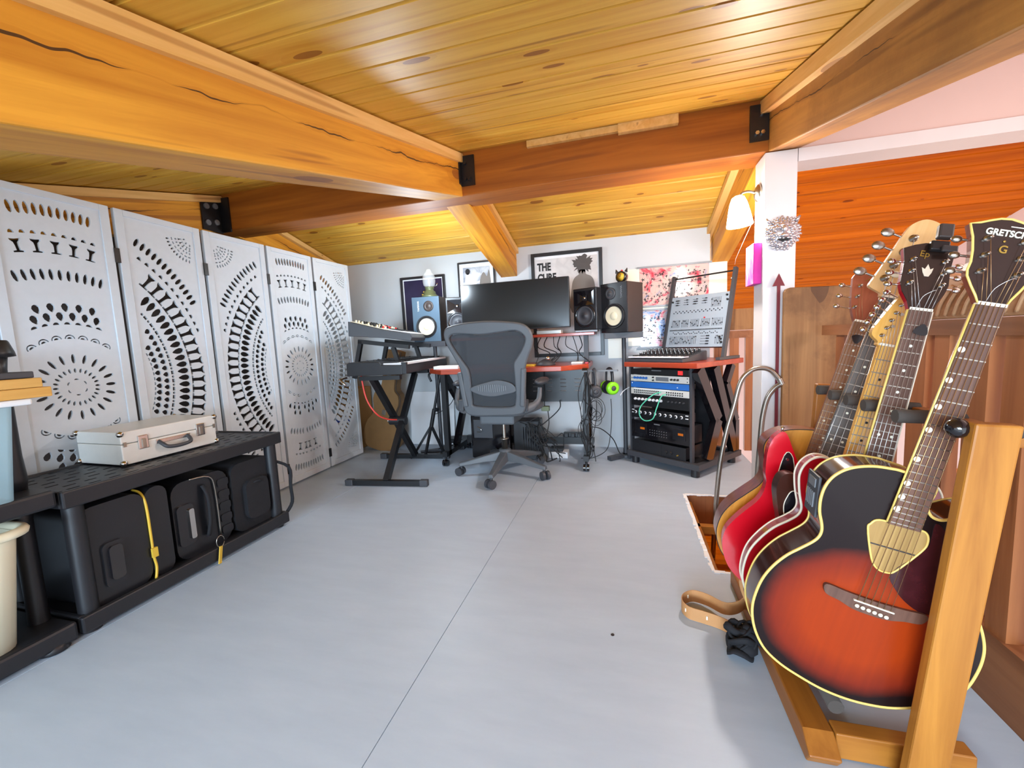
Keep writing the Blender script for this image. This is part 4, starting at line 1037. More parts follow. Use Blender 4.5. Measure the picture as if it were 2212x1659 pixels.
# ------------------------------------------------------------------ office chair
ch = thing('office_chair', 'graphite mesh office chair seen from behind at the desk', 'chair', (-.90, 2.95, 0))
cx, cy = -.895, 2.95
tilt = Matrix.Translation((0, 2.655, .55)) @ Matrix.Rotation(math.radians(7), 4, 'X') @ Matrix.Translation((0, -2.655, -.55))
outp = [(-1.171, 1.055), (-1.155, 1.099), (-1.109, 1.118), (-1.019, 1.131), (-.868, 1.135), (-.742, 1.125), (-.64, 1.108), (-.588, 1.074), (-.568, 1.026), (-.573, .967), (-.595, .912), (-.623, .841), (-.638, .782), (-.640, .721), (-.642, .599), (-.653, .534), (-.696, .505), (-.859, .496), (-1.036, .5), (-1.078, .543), (-1.079, .602), (-1.073, .687), (-1.070, .771), (-1.086, .843), (-1.122, .919), (-1.157, .992)]
inp = [(-1.131, 1.015), (-1.125, 1.048), (-1.076, 1.062), (-.915, 1.048), (-.787, 1.056), (-.674, 1.062), (-.623, 1.028), (-.62, .993), (-.647, .938), (-.683, .887), (-.705, .852), (-.706, .783), (-.706, .682), (-.713, .6), (-.749, .559), (-.987, .564), (-1.012, .602), (-1.011, .728), (-1.017, .812), (-1.049, .871), (-1.097, .948)]
Xch = tilt @ FACE(0, 2.655, 0)
plate('back_frame', sm2(outp, 4), [sm2(inp, 4)], .036, 'chair', Xch, ch, bevel=.010)
plate('back_mesh', sm2([(x*.985-.013, z*.99+.008) for x, z in inp], 4), [], .004, 'mesh', tilt @ FACE(0, 2.658, 0), ch)
lum = B(); lum.prism(sm2([(-1.008, .700), (-.907, .73), (-.82, .745), (-.741, .728), (-.706, .70), (-.704, .665), (-.783, .646), (-.861, .634), (-.939, .643), (-1.010, .672)], 4), .004, .020, tilt @ FACE(0, 2.652, 0))
lu = lum.obj('lumbar_pad', 'chair', ch, bevel=.005)
for i in range(14):
    x = -.955+i*.0145; hz = .026*math.sqrt(max(.05, 1-((i-6.5)/8)**2))
    Xr = tilt @ FACE(x, 2.6315, .692)
    B().bx(-.003, .003, -hz, hz, 0, .004, Xr).obj('rib', 'grey', lu)
B().bar((-1.06, 2.64, .56), (-1.09, 2.63, .80), .035, .04).obj('back_arm', 'chair', ch, bevel=.01)
B().bar((-.665, 2.64, .56), (-.642, 2.62, .82), .035, .045).obj('back_arm', 'chair', ch, bevel=.012)
seat = [(-1.06, 2.735), (-1.14, 2.98), (-1.12, 3.16), (-.89, 3.20), (-.66, 3.16), (-.64, 2.98), (-.72, 2.735), (-.89, 2.72)]
B().prism(sm2(seat, 4), .485, .52).obj('seat', 'mesh', ch, bevel=.01)
B().tube([(x, y, .50) for x, y in seat], .022, 8, closed=True, sub=4).obj('seat_frame', 'chair', ch)
for s, xo, xi in ((-1, -1.20, -1.10), (1, -.585, -.68)):
    B().tube([(xi, 2.70, .53), (xi+s*.05, 2.74, .54), (xo-s*.005, 2.80, .58), (xo, 2.84, .66)], [.03, .028, .022, .018, .016], 10, sub=5).obj('arm_bracket', 'chair', ch)
    B().bx(xi-.02+s*.02, xi+.02+s*.02, 2.68, 2.72, .52, .60).obj('arm_slider', 'dgrey', ch, bevel=.006)
    b = B(); b.ball((xo, 2.93, .700), .048, .15, .026, 16); b.obj('arm_pad', 'dgrey', ch)
B().bx(cx-.13, cx+.13, 2.78, 3.10, .405, .478).obj('tilt_mechanism', 'chair', ch, bevel=.015)
B().lathe([(.05, .385), (.06, .405), (.06, .44)], Matrix.Translation((cx, cy, 0)), 18).obj('mechanism_hub', 'chair', ch)
B().cyl((cx, cy, .26), (cx, cy, .40), .014).obj('gas_piston', 'nickel', ch)
B().lathe([(.022, .17), (.022, .262), (.034, .264), (.034, .272), (.016, .274)], Matrix.Translation((cx, cy, 0)), 18).obj('gas_cylinder', 'nickel', ch)
B().lathe([(.048, .10), (.052, .13), (.045, .185), (.024, .19)], Matrix.Translation((cx, cy, 0)), 18).obj('base_hub', 'chair', ch)
for a in (-91, -163, -19, 53, 125):
    ar = math.radians(a); d = V3((math.cos(ar), math.sin(ar), 0)); e = V3((cx, cy, 0))+d*.335
    l = B(); n = d.cross(V3((0, 0, 1)))
    secs = [(.03, .038, .105, .175), (.16, .032, .098, .145), (.30, .024, .078, .108), (.352, .020, .072, .098)]
    vs = []
    for r, w, z0, z1 in secs:
        p = V3((cx, cy, 0))+d*r
        vs += [p-n*w+V3((0, 0, z0)), p+n*w+V3((0, 0, z0)), p+n*w*.7+V3((0, 0, z1)), p-n*w*.7+V3((0, 0, z1))]
    l.add(vs, [(4*i+k, 4*i+(k+1) % 4, 4*i+4+(k+1) % 4, 4*i+4+k) for i in range(3) for k in range(4)]+[(3, 2, 1, 0), (12, 13, 14, 15)])
    l.obj('base_leg', 'chair', ch, bevel=.006)
    c = B().cyl(e+V3((0, 0, .045)), e+V3((0, 0, .09)), .010)
    ca = ar+math.radians(60); ax = V3((math.cos(ca), math.sin(ca), 0)); q = e-V3((-ax.y, ax.x, 0))*.012
    for s in (-1, 1): c.cyl(q+ax*s*.010+V3((0, 0, .031)), q+ax*s*.030+V3((0, 0, .031)), .031, n=20)
    c.obj('caster', 'dgrey', ch)

# ------------------------------------------------------------------ rack desk on the right
RX = Matrix.Translation((-.016, 3.33, 0)) @ Matrix.Rotation(-math.atan2(.632, .775), 4, 'Z')
rk = thing('rack_desk', 'red-topped rack desk with black bent steel legs under the grey synthesizer panel', 'desk', basis=RX)
def lo(b, n, m, p=None, **k): return b.obj(n, m, p or rk, local=True, **k)
lo(B().bx(0, .60, 0, .62, .755, .791), 'desktop', 'redwood', bevel=.003)
lo(B().bx(0, .60, .02, .06, .055, .095).bx(0, .60, .56, .60, .055, .095).bx(0, .04, .06, .56, .055, .095).bx(.56, .60, .06, .56, .055, .095), 'base_frame', 'dgrey')
lo(B().bx(.04, .56, .06, .56, .06, .075), 'base_tray', 'black')
for x in (.05, .55):
    for y in (.06, .55): lo(B().cyl((x, y, 0), (x, y, .055), .028, n=14), 'foot', 'black')
for x in (.012, .518): lo(B().bx(x, x+.018, .045, .075, .095, .755), 'rack_rail', 'dgrey')
lo(B().bx(.030, .518, .30, .31, .095, .755), 'back_panel', 'black')
def kleg(pts, x0, x1, w, m):
    b = B()
    for p, q in zip(pts, pts[1:]): b.bar((( x0+x1)/2, p[0], p[1]), ((x0+x1)/2, q[0], q[1]), x1-x0, w)
    lo(b, 'side_leg', m)
kleg([(.055, .748), (.30, .37), (.17, .10)], .548, .592, .085, 'gloss')
kleg([(.26, .748), (.545, .10)], .545, .590, .075, 'gloss')
kleg([(.50, .748), (.42, .62), (.56, .33), (.56, .10)], .548, .590, .05, 'gloss')
# units
def unit(name, label, z0, z1, m, y0=.040, d=.10, x0=.031, x1=.517):
    t = thing(name, label, 'rack unit', basis=RX @ Matrix.Translation((0, y0, z0)))
    hh = z1-z0-.002
    B().bx(x0, x1, 0, .004, 0, hh).obj('faceplate', m, t, local=True, bevel=.001)
    B().bx(x0+.012, x1-.012, .004, d, .004, hh-.004).obj('chassis', 'black', t, local=True)
    return t, hh
def knobs(t, pts, r, m, n=10, dep=.014, nm='knob'):
    b = B()
    for x, z in pts: b.cyl((x, -.0005, z), (x, -dep, z), r, r*.8, n=n)
    return b.obj(nm, m, t, local=True, kind='stuff')
u, hh = unit('power_conditioner', 'black power conditioner with red display at the top of the rack', .697, .742, 'blacksteel')
B().bx(.435, .470, -.002, -.0002, hh*.2, hh*.8).obj('display', 'led', u, local=True)
B().bx(.22, .30, -.0015, -.0002, hh*.68, hh*.82).obj('lettering_strip', 'grey', u, local=True)
u, hh = unit('audio_interface', 'silver rack interface with blue knobs and a grey screen', .645, .695, 'alu')
knobs(u, [(.07+.026*i, hh*.55) for i in range(5)], .010, 'blue'); knobs(u, [(.385+.025*i, hh*.5) for i in range(3)], .008, 'ink')
B().bx(.255, .36, -.0015, -.0002, hh*.2, hh*.8).obj('display', 'grey', u, local=True)
knobs(u, [(.235, hh*.72), (.235, hh*.28)], .006, 'ink'); knobs(u, [(.043, hh*.5), (.505, hh*.25), (.505, hh*.75)], .004, 'ink', dep=.003, nm='screws')
u, hh = unit('rack_compressor', 'plain blue rack unit below the silver interface', .597, .643, 'blue')
knobs(u, [(.045, hh*.75), (.43, hh*.4)], .004, 'paper', dep=.004); 
u, hh = unit('patch_bay', 'silver patch bay with two rows of black sockets', .546, .595, 'alu')
b = B()
for r in range(2):
    for i in range(24):
        if 13 <= i <= 15: continue
        b.cyl((.065+i*.0175, -.0004, hh*(.28+.34*r)), (.065+i*.0175, -.004, hh*(.28+.34*r)), .005, n=8)
b.obj('sockets', 'ink', u, local=True, kind='stuff')
B().bx(.06, .37, -.0012, -.0002, hh*.80, hh*.95).obj('label_strip', 'paper', u, local=True)
u, hh = unit('preamp', 'black rack preamp with eight white knobs under the patch bay', .457, .544, 'blacksteel')
knobs(u, [(.075+.032*i, hh*.62) for i in range(8)], .0105, 'paper'); knobs(u, [(.36+.03*i, hh*.62) for i in range(5)], .006, 'dgrey')
u, hh = unit('rack_mixer', 'black rack mixer with a long row of ringed knobs, below the preamp', .362, .436, 'blacksteel')
knobs(u, [(.072+.043*i, hh*.62) for i in range(10)], .012, 'paper', dep=.006); knobs(u, [(.072+.043*i, hh*.62) for i in range(10)], .008, 'ink', dep=.018)
b = B()
for x, w in ((.038, .022), (.49, .022)):
    for z in (.5, .8): b.bx(x, x+w, -.0012, -.0002, hh*z, hh*z+.006)
b.obj('label_strip', 'paper', u, local=True)
u, hh = unit('tape_deck', 'black twin cassette deck with amber windows in the rack', .21, .346, 'gloss', d=.18)
for x in (.07, .39): w_ = B().bx(x, x+.10, -.004, -.0003, hh*.25, hh*.85).obj('cassette_door', 'pickblack', u, local=True, bevel=.002); B().bx(x+.045, x+.085, -.0052, -.0041, hh*.5, hh*.62).obj('window', 'amber', w_, local=True)
knobs(u, [(.20+.02*(i % 8), hh*(.25+.14*(i//8))) for i in range(24)], .003, 'grey', n=6, dep=.004, nm='buttons')
B().bx(.235, .285, -.0012, -.0002, hh*.86, hh*.92).obj('lettering_strip', 'grey', u, local=True)
u, hh = unit('power_amplifier', 'dark boxy amplifier with two knobs at the bottom of the rack', .097, .192, 'black', y0=.042, d=.24, x1=.49)
knobs(u, [(.335, hh*.40), (.375, hh*.40)], .012, 'ink'); knobs(u, [(.43, hh*.35)], .005, 'brass')
B().bx(.295, .297, -.001, 0, .004, hh-.004).obj('panel_joint', 'ink', u, local=True)
tag(B().tube([tuple(RX @ V3(p)) for p in ((.305, .030, .575), (.26, -.005, .555), (.175, -.03, .47), (.165, -.035, .40), (.21, -.035, .365), (.275, -.03, .385), (.30, -.02, .46), (.325, .0, .545), (.345, .030, .562))], .0042, 8, sub=6).obj('patch_cable', 'teal'), 'turquoise patch cable looping in front of the rack', 'cable')

# keyboard synth and tilted panel synth on the rack desk
mk = thing('keyboard_synth', 'dark keyboard synthesizer with chrome-topped knobs lying on the rack desk', 'synthesizer', basis=RX @ Matrix.Translation((0, 0, .792)))
sec = [(.03, 0), (.03, .022), (.12, .030), (.33, .068), (.34, .066), (.34, 0)]
Xq = frame_of((.475, 0, 0), (0, 1, 0), (0, 0, 1), (1, 0, 0))
B().prism(sec, -.485, 0, Xq).obj('body', 'dgrey', mk, bevel=.003, local=True)
wk = B(); bk = B()
for i in range(23):
    x = .015+i*.0195; wk.bx(x, x+.0185, .032, .128, .0305, .040)
    if i % 7 not in (2, 6): bk.bx(x+.0135, x+.0245, .068, .128, .040, .047)
wk.obj('white_keys', 'paper', mk, kind='stuff', local=True); bk.obj('black_keys', 'ink', mk, kind='stuff', local=True)
b = B(); b2 = B()
for i in range(13):
    for j in range(4):
        x, y = .03+i*.034, .165+j*.045; z = .030+(y-.12)*.181
        b.cyl((x, y, z), (x, y, z+.020), .010, .009, n=8); b2.cyl((x, y, z+.0202), (x, y, z+.0225), .008, n=8)
b.obj('knobs', 'ink', mk, kind='stuff', local=True); b2.obj('knob_caps', 'chrome', mk, kind='stuff', local=True)
ps_ = thing('panel_synth', 'grey panel synthesizer full of sliders tilted up on a tall metal stand', 'synthesizer', basis=RX)
Pn = frame_of((.097, .40, .885), (1, 0, 0), V3((0, .25, .968)), V3((0, -.968, .25)))
B().bx(0, .463, 0, .402, -.045, 0, Pn).obj('case', 'blacksteel', ps_, local=True)
s_ = mat('panel_grey', '#94a0ac', .45, var=.03); M['pgrey'] = s_
B().bx(-.002, .465, -.002, .404, .0005, .004, Pn).obj('panel', 'pgrey', ps_, local=True)
b = B(); k = B(); random.seed(4)
for blk in range(4):
    for j in range(3): b.bx(.03+blk*.075, .075+blk*.075, .335+j*.018, .338+j*.018, .0042, .0052, Pn); k.bx(.035+blk*.075+random.uniform(0, .03), .041+blk*.075+random.uniform(0, .01)+.02, .333+j*.018, .340+j*.018, .0042, .010, Pn)
for i in range(7): b.bx(.335+i*.011, .3375+i*.011, .30, .372, .0042, .0052, Pn); zz = random.uniform(.305, .36); k.bx(.333+i*.011, .339+i*.011, zz, zz+.008, .0042, .010, Pn)
for row, z0, z1, n, x0, st in ((0, .155, .215, 34, .03, .0122), (1, .02, .085, 17, .03, .0135), (1, .02, .085, 5, .40, .012)):
    for i in range(n):
        x = x0+i*st
        if row == 0 and i in (6, 12, 19, 26): continue
        b.bx(x, x+.0025, z0, z1, .0042, .0052, Pn); zz = random.uniform(z0, z1-.008); k.bx(x-.0015, x+.004, zz, zz+.007, .0042, .010, Pn)
for i in range(4): b.bx(.285, .345, .02+i*.02, .0225+i*.02, .0042, .0052, Pn); k.bx(.33, .352, .018+i*.02, .025+i*.02, .0042, .010, Pn)
for i in range(38): k.bx(.02+i*.0112, .0255+i*.0112, .128, .136, .0042, .008, Pn)
for i in range(26): k.bx(.03+i*.0155, .036+i*.0155, .268+.012*(i % 2), .275+.012*(i % 2), .0042, .008, Pn); k.bx(.05+i*.0142, .055+i*.0142, .10+.01*(i % 3 == 0), .106+.01*(i % 3 == 0), .0042, .008, Pn)
for x, z in ((.445, .38), (.452, .345), (.44, .055), (.448, .03), (.01, .365), (.43, .07)): k.cyl(Pn @ V3((x, z, .0042)), Pn @ V3((x, z, .016)), .008, .006, n=8)
b.obj('slider_slots', 'dgrey', ps_, local=True, kind='stuff'); k.obj('slider_caps', 'ink', ps_, local=True, kind='stuff')
B().cyl(Pn @ V3((.295, .222, .0042)), Pn @ V3((.295, .222, .008)), .006, n=8).obj('red_cap', 'red', ps_, local=True)
for x in (.085, .575):
    B().bar((x, .375, .80), (x, .545, 1.445), .022, .034).obj('stand_upright', 'dgrey', ps_, local=True)
    B().bx(x-.015, x+.015, .30, .58, .7925, .812).obj('stand_foot', 'dgrey', ps_, local=True)
B().cyl((.085, .540, 1.425), (.575, .540, 1.425), .006, n=8).obj('stand_bar', 'blacksteel', ps_, local=True)
B().cyl((.575, .525, 1.37), (.555, .515, 1.37), .008, n=10).obj('stand_bolt', 'chrome', ps_, local=True)
ls = thing('light_switch', 'pink-white light switch on the back wall seen through the rack desk legs', 'switch', (.6, 3.768, .5))
B().bx(.70, .745, 3.762, 3.7695, .50, .58).obj('cover_plate', 'bone', ls, bevel=.002)
B().bx(.715, .73, 3.755, 3.7615, .525, .555).obj('rocker', 'paper', ls)
# ================================================================== post, lamp and things by the stairwell
sc_ = thing('wall_sconce', 'bright white glass wall lamp on the side of the white post', 'lamp', (.686, 2.53, 1.72))
B().lathe([(.045, 0), (.043, .012), (.028, .022), (.012, .026)], frame_of((.686, 2.53, 1.70), (0, 1, 0), (0, 0, 1), (-1, 0, 0)), 20).obj('wall_plate', 'nickel', sc_)
B().tube([(.662, 2.53, 1.705), (.635, 2.53, 1.715), (.605, 2.53, 1.712), (.596, 2.53, 1.70)], .007, 8, sub=4).obj('arm', 'nickel', sc_)
Xs = Matrix.Translation((.594, 2.53, 1.545)) @ Matrix.Rotation(math.radians(-4), 4, 'Y')
B().lathe([(.062, 0), (.064, .004), (.052, .07), (.042, .115), (.030, .145), (.016, .153), (.012, .150), (.028, .140), (.040, .112), (.050, .068), (.060, .002)], Xs, 28, False).obj('shade', 'shade', sc_)
B().cyl((.602, 2.53, 1.695), (.598, 2.53, 1.675), .014).obj('holder', 'nickel', sc_)
tag(B().tube([(.645, 2.50, 1.55), (.60, 2.49, 1.45), (.565, 2.48, 1.37), (.56, 2.48, 1.34)], .0007, 5).obj('pull_cord', 'bone'), 'thin pale cord slanting down below the wall lamp', 'cord')
ar = thing('canvas_painting', 'small pink and orange canvas on the side of the post below the lamp', 'picture', (.665, 2.53, 1.23))
B().bx(.648, .685, 2.475, 2.615, 1.232, 1.44).obj('canvas', 'magenta', ar, bevel=.002)
B().bx(.6455, .6478, 2.476, 2.614, 1.233, 1.439).obj('painted_face', 'pinkart', ar)
# silver lion relief
wr = thing('silver_relief', 'round silver lion-head relief hanging on the front of the post', 'ornament', (.765, 2.45, 1.468))
b = B(); random.seed(9)
Xw = FACE(.765, 2.449, 1.468)
b.lathe([(.074, 0), (.072, .012), (.050, .030), (.02, .04), (0, .042)], Xw, 24)
b.obj('disc', 'silverfoil', wr)
b = B()
for rr, n, s0 in ((.074, 30, .012), (.064, 26, .014), (.053, 22, .014), (.042, 16, .013), (.032, 10, .012)):
    for i in range(n):
        a = 2*math.pi*(i+random.random()*.6)/n; r = rr+random.uniform(-.005, .005)
        c = V3((r*math.cos(a), r*math.sin(a), .010+(.078-r)*.62))
        R = Matrix.Translation(Xw @ c) @ Matrix.Rotation(-a+random.uniform(-.5, .5), 4, 'Y')
        b.ball((0, 0, 0), s0*random.uniform(.8, 1.1), s0*.6, s0*random.uniform(.5, .7), 8, R)
b.obj('mane', 'silverfoil', wr, kind='stuff')
b = B(); b.ball((0, .016, .046), .016, .022, .012, 10, Xw).ball((-.024, .022, .040), .016, .010, .010, 8, Xw).ball((.024, .022, .040), .016, .010, .010, 8, Xw).ball((0, -.016, .046), .022, .014, .012, 10, Xw).ball((0, .036, .036), .03, .012, .01, 8, Xw)
b.obj('face', 'silverfoil', wr)
b = B()
for s in (-1, 1): b.lathe([(.012, 0), (.004, .030)], Xw @ Matrix.Translation((s*.058, .052, .012)) @ Matrix.Rotation(-s*.6, 4, 'Z') @ Matrix.Rotation(-1.4, 4, 'X'), 8)
b.obj('ears', 'silverfoil', wr)
B().prism(sm2([(-.03, -.036), (0, -.030), (.03, -.036), (0, -.044)], 3), .030, .046, Xw).obj('mouth', 'ink', wr)
aw = thing('metal_arrow', 'dark red metal arrow pointing up in front of the post', 'arrow', (.75, 2.42, 0))
B().prism([(-.007, -.06), (-.028, -.062), (0, .0), (.027, -.062), (.007, -.06), (.007, -1.262), (-.007, -1.262)], 0, .006, FACE(.750, 2.43, 1.270)).obj('blade', 'arrowred', aw)
bd = thing('wide_board', 'wide weathered brown board leaning at the railing behind the guitar necks', 'board', (.92, 2.36, 0))
B().prism(sm2([(.764, .0), (.764, .6), (.766, 1.17), (.775, 1.19), (.80, 1.196), (1.0, 1.19), (1.10, 1.186), (1.10, .6), (1.10, 0)], 2) if False else [(.764, .002), (.764, 1.172), (.772, 1.188), (.79, 1.194), (1.09, 1.186), (1.09, .002)], 0, .025, FACE(0, 2.415, 0)).obj('plank', 'weathered', bd, bevel=.004)
sb = thing('live_edge_slab', 'pale carved slab with wing-like grooves on the stair rail behind the headstocks', 'slab', (.97, 1.5, 1.0))
Xe = frame_of((.925, 0, 0), (0, -1, 0), (0, 0, 1), (-1, 0, 0))
prof = [(-1.80, 1.001), (-1.76, 1.03), (-1.70, 1.075), (-1.65, 1.12), (-1.60, 1.145), (-1.53, 1.13), (-1.44, 1.115), (-1.34, 1.11), (-1.22, 1.12), (-1.15, 1.09), (-1.15, 1.001)]
sl_ = B().prism(sm2(prof[1:-1], 4)+[(-1.15, 1.001), (-1.80, 1.001)] if False else prof, -.02, .03, Xe).obj('slab', 'slab', sb, bevel=.006)
b = B(); random.seed(2)
for i in range(17):
    y = -1.74+i*.033; b.tube([tuple(Xe @ V3((y, 1.012, .031))), tuple(Xe @ V3((y+.02, 1.05, .033))), tuple(Xe @ V3((y+.055, 1.05+.045*min(1, (i+1)/5), .031)))], .0075, 6, sub=4, flat=.6)
b.obj('carved_ridges', 'slab', sb, kind='stuff')
# grab rail of the hatch ladder
gr = thing('ladder', 'tubular steel ladder handrail rising out of the floor hatch', 'ladder', (.5, 2.40, 0))
B().tube([(.445, 2.40, -.25), (.461, 2.40, .08), (.48, 2.40, .289), (.511, 2.40, .467), (.543, 2.40, .592), (.575, 2.40, .727), (.618, 2.40, .782), (.665, 2.40, .797), (.713, 2.40, .784), (.754, 2.40, .735)], .0125, 10, sub=5).obj('handrail', 'nickel', gr)
B().tube([(.762, 2.395, .715), (.735, 2.41, .69), (.707, 2.42, .64), (.690, 2.425, .56), (.680, 2.425, .46), (.665, 2.425, .20), (.655, 2.425, .0)], .0125, 10, sub=5).obj('handrail', 'nickel', gr)
B().cyl((.752, 2.398, .742), (.764, 2.396, .712), .014).obj('elbow', 'nickel', gr)
# lower room seen between the balusters
fu = thing('wall_print', 'orange and white printed panel on the lower room wall behind the balusters', 'picture', (2.77, 3.95, -.9))
B().bx(2.745, 2.779, 3.3, 4.7, -1.5, -.30).obj('panel', 'orange', fu)
B().bx(2.739, 2.7448, 3.75, 4.15, -.95, -.62).obj('print', 'toyart', fu)
sf = thing('sofa', 'orange sofa with pale blanket in the lower room below the railing', 'sofa', (2.2, 3.6, -2.4))
B().bx(1.7, 2.7, 2.4, 4.9, -2.39, -1.75).obj('base', 'orange', sf, bevel=.05)
B().bx(2.45, 2.73, 2.4, 4.9, -1.749, -1.2).obj('back', 'orange', sf, bevel=.05)
B().bx(1.72, 2.4, 3.2, 4.2, -1.749, -1.68).obj('blanket', 'paper', sf, bevel=.02)

# ================================================================== guitar stand
gs = thing('guitar_stand', 'long oak multi-guitar rack holding five guitars in a row', 'guitar stand', (.55, 1.35, 0))
B().prism([(.985, .03), (1.005, .0), (1.73, 0), (1.73, .062), (1.03, .062)], .385, .450, frame_of((0, 0, 0), (0, 1, 0), (0, 0, 1), (1, 0, 0))).obj('left_rail', 'oakY', gs, bevel=.004)
B().bx(.451, .71, 1.022, 1.062, .004, .066).obj('cross_bar', 'oakX', gs, bevel=.003)
B().bx(.451, .71, 1.655, 1.695, .004, .066).obj('cross_bar', 'oakX', gs, bevel=.003)
def plank(p, q, wv, th):
    b = B(); p, q = V3(p), V3(q); wv = V3(wv); d = (q-p).normalized(); t = d.cross(wv).normalized()*th
    vs = [p, p+wv, p+wv+t, p+t, q, q+wv, q+wv+t, q+t]
    return b.add(vs, [(0, 1, 2, 3), (4, 7, 6, 5), (0, 4, 5, 1), (1, 5, 6, 2), (2, 6, 7, 3), (3, 7, 4, 0)])
plank((.548, .988, .0), (.606, .955, .812), (.069, 0, -.004), -.026).obj('front_upright', 'oakZ', gs, bevel=.004)
B().bx(.60, .64, .98, 1.021, .0, .066).obj('joint_block', 'oakX', gs, bevel=.002)
plank((.60, 1.70, .0), (.636, 1.682, .80), (.072, 0, -.004), -.026).obj('rear_upright', 'oakZ', gs, bevel=.004)
B().bar((.69, .955, .775), (.70, 1.69, .775), .028, .028).obj('neck_bar', 'oakY', gs, bevel=.003)
B().tube([(.466, 1.062, .098), (.466, 1.66, .098)], .017, 12).obj('foam_tube', 'foam', gs)
B().tube([(.590, 1.13, .098), (.590, 1.65, .098)], .017, 12).obj('foam_tube', 'foam', gs)
for y, x0 in ((1.105, .575), (1.252, .583), (1.345, .585), (1.445, .588), (1.56, .60)):
    B().tube([(.70, y, .786), (x0+.06, y, .790), (x0, y, .792)], [.012, .015, .015], 10, sub=3).obj('neck_finger', 'foam', gs)
fk = B().tube([(.69, .955, .79), (.64, .957, .797), (.606, .958, .797)], .011, 10).obj('neck_finger', 'foam', gs)
B().ball((.597, .958, .797), .019, n=14).obj('finger_cap', 'gloss', fk)

# ================================================================== guitars
GP = {
 'A': ([[0.958, 0.2713, -0.0932], [-0.1083, 0.0413, -0.9933], [-0.2656, 0.9616, 0.0689]], [0.6903, 1.5023, 1.0031]),
 'B': ([[0.9516, 0.2878, -0.1077], [-0.1215, 0.0303, -0.9921], [-0.2823, 0.9572, 0.0638]], [0.7066, 1.4013, 1.0666]),
 'C': ([[0.9723, 0.2336, 0.0029], [-0.0109, 0.0576, -0.9983], [-0.2334, 0.9706, 0.0586]], [0.6518, 1.2899, 0.9379]),
 'D': ([[0.9707, 0.219, -0.0987], [-0.1138, 0.0574, -0.9918], [-0.2116, 0.974, 0.0806]], [0.6695, 1.2095, 1.0237]),
 'E': ([[0.9684, 0.2387, -0.0721], [-0.069, -0.0215, -0.9974], [-0.2396, 0.9709, -0.0044]], [0.6618, 1.0, 1.0214]),
}

def fretpos(L, n): return -L*(1-2**(-n/12))
def build_guitar(key, name, label, outline, depth, L, nf, neck, board, side, top, wtop=-.010, binding=None, nut=.0215, endw=.028, neckm='mahog', dots=(3, 5, 7, 9, 12, 15, 17, 19), dotm='pearl', strings=6, strm='string', bridge_v=None, dot_edge=False, fretm='nickel', hole=None, slab=False):
    R, t = GP[key]
    X = Matrix(R).to_4x4(); X.translation = t
    g = thing(name, label, 'guitar', basis=X)
    o = sm2(outline, 4)
    def P(b, nm, m, par=None, **k): return b.obj(nm, m, par or g, local=True, **k)
    wb = wtop-depth
    if hole: 
        body = B().prism(o, wb, wtop-.0032, None, True)
    else: body = B().prism(o, wb, wtop-.0032, None, True)
    bo = P(body, 'body', side, bevel=.008 if slab else 0)
    tp = P(B().prism(o, wtop-.003, wtop), 'top', top, bevel=.002 if not slab else 0)
    if binding:
        P(B().tube([(x, y, wtop-.001) for x, y in o], .0032, 6, closed=True), 'front_binding', binding)
        P(B().tube([(x, y, wb+.001) for x, y in o], .0026, 6, closed=True), 'back_binding', binding)
    ve = fretpos(L, nf)-.006
    P(B().prism([(-nut, 0), (nut, 0), (endw, ve), (-endw, ve)], wtop+.0003, 0), 'fingerboard', board)
    # neck shaft
    b = B(); n = 8; secs = []
    vj = neck
    for v, hw in ((0, nut), (vj, endw*.96)):
        secs.append([(hw*math.cos(math.pi*k/n), v, -.0005+wtop-.018*math.sin(math.pi*k/n)) for k in range(n+1)])
    vs = secs[0]+secs[1]; m_ = n+1
    b.add(vs, [(i, i+1, m_+i+1, m_+i) for i in range(n)]+[tuple(range(m_)), tuple(range(m_, 2*m_)), (0, n, m_+n, m_)], None, True)
    P(b, 'neck', neckm)
    P(B().bx(-nut, nut, 0, .006, wtop, .0022), 'nut', 'bone')
    b = B()
    for i in range(1, nf+1):
        v = fretpos(L, i); hw = nut+(endw-nut)*v/ve
        b.bx(-hw, hw, v-.0011, v+.0011, 0, .0012)
    P(b, 'fret_wires', fretm, kind='stuff')
    for d in dots:
        if d > nf: continue
        v = (fretpos(L, d)+fretpos(L, d-1))/2; hw = nut+(endw-nut)*v/ve
        xs = [0] if d not in (12, 24) else [-hw*.5, hw*.5]
        if dot_edge: xs = [-hw+.004]
        for x in xs: P(B().cyl((x, v, .0), (x, v, .0006), .0034 if not dot_edge else .0058, n=12), 'position_dot', dotm)
    vb = bridge_v if bridge_v is not None else -L
    for i in range(strings):
        f = i/(strings-1)*2-1
        P(B().tube([(f*nut*.84, .004, .0026), (f*endw*1.08, vb, wtop+.011)], .00055+.0004*(1-f)/2, 5), 'string', strm)
    return g, P, wtop, o
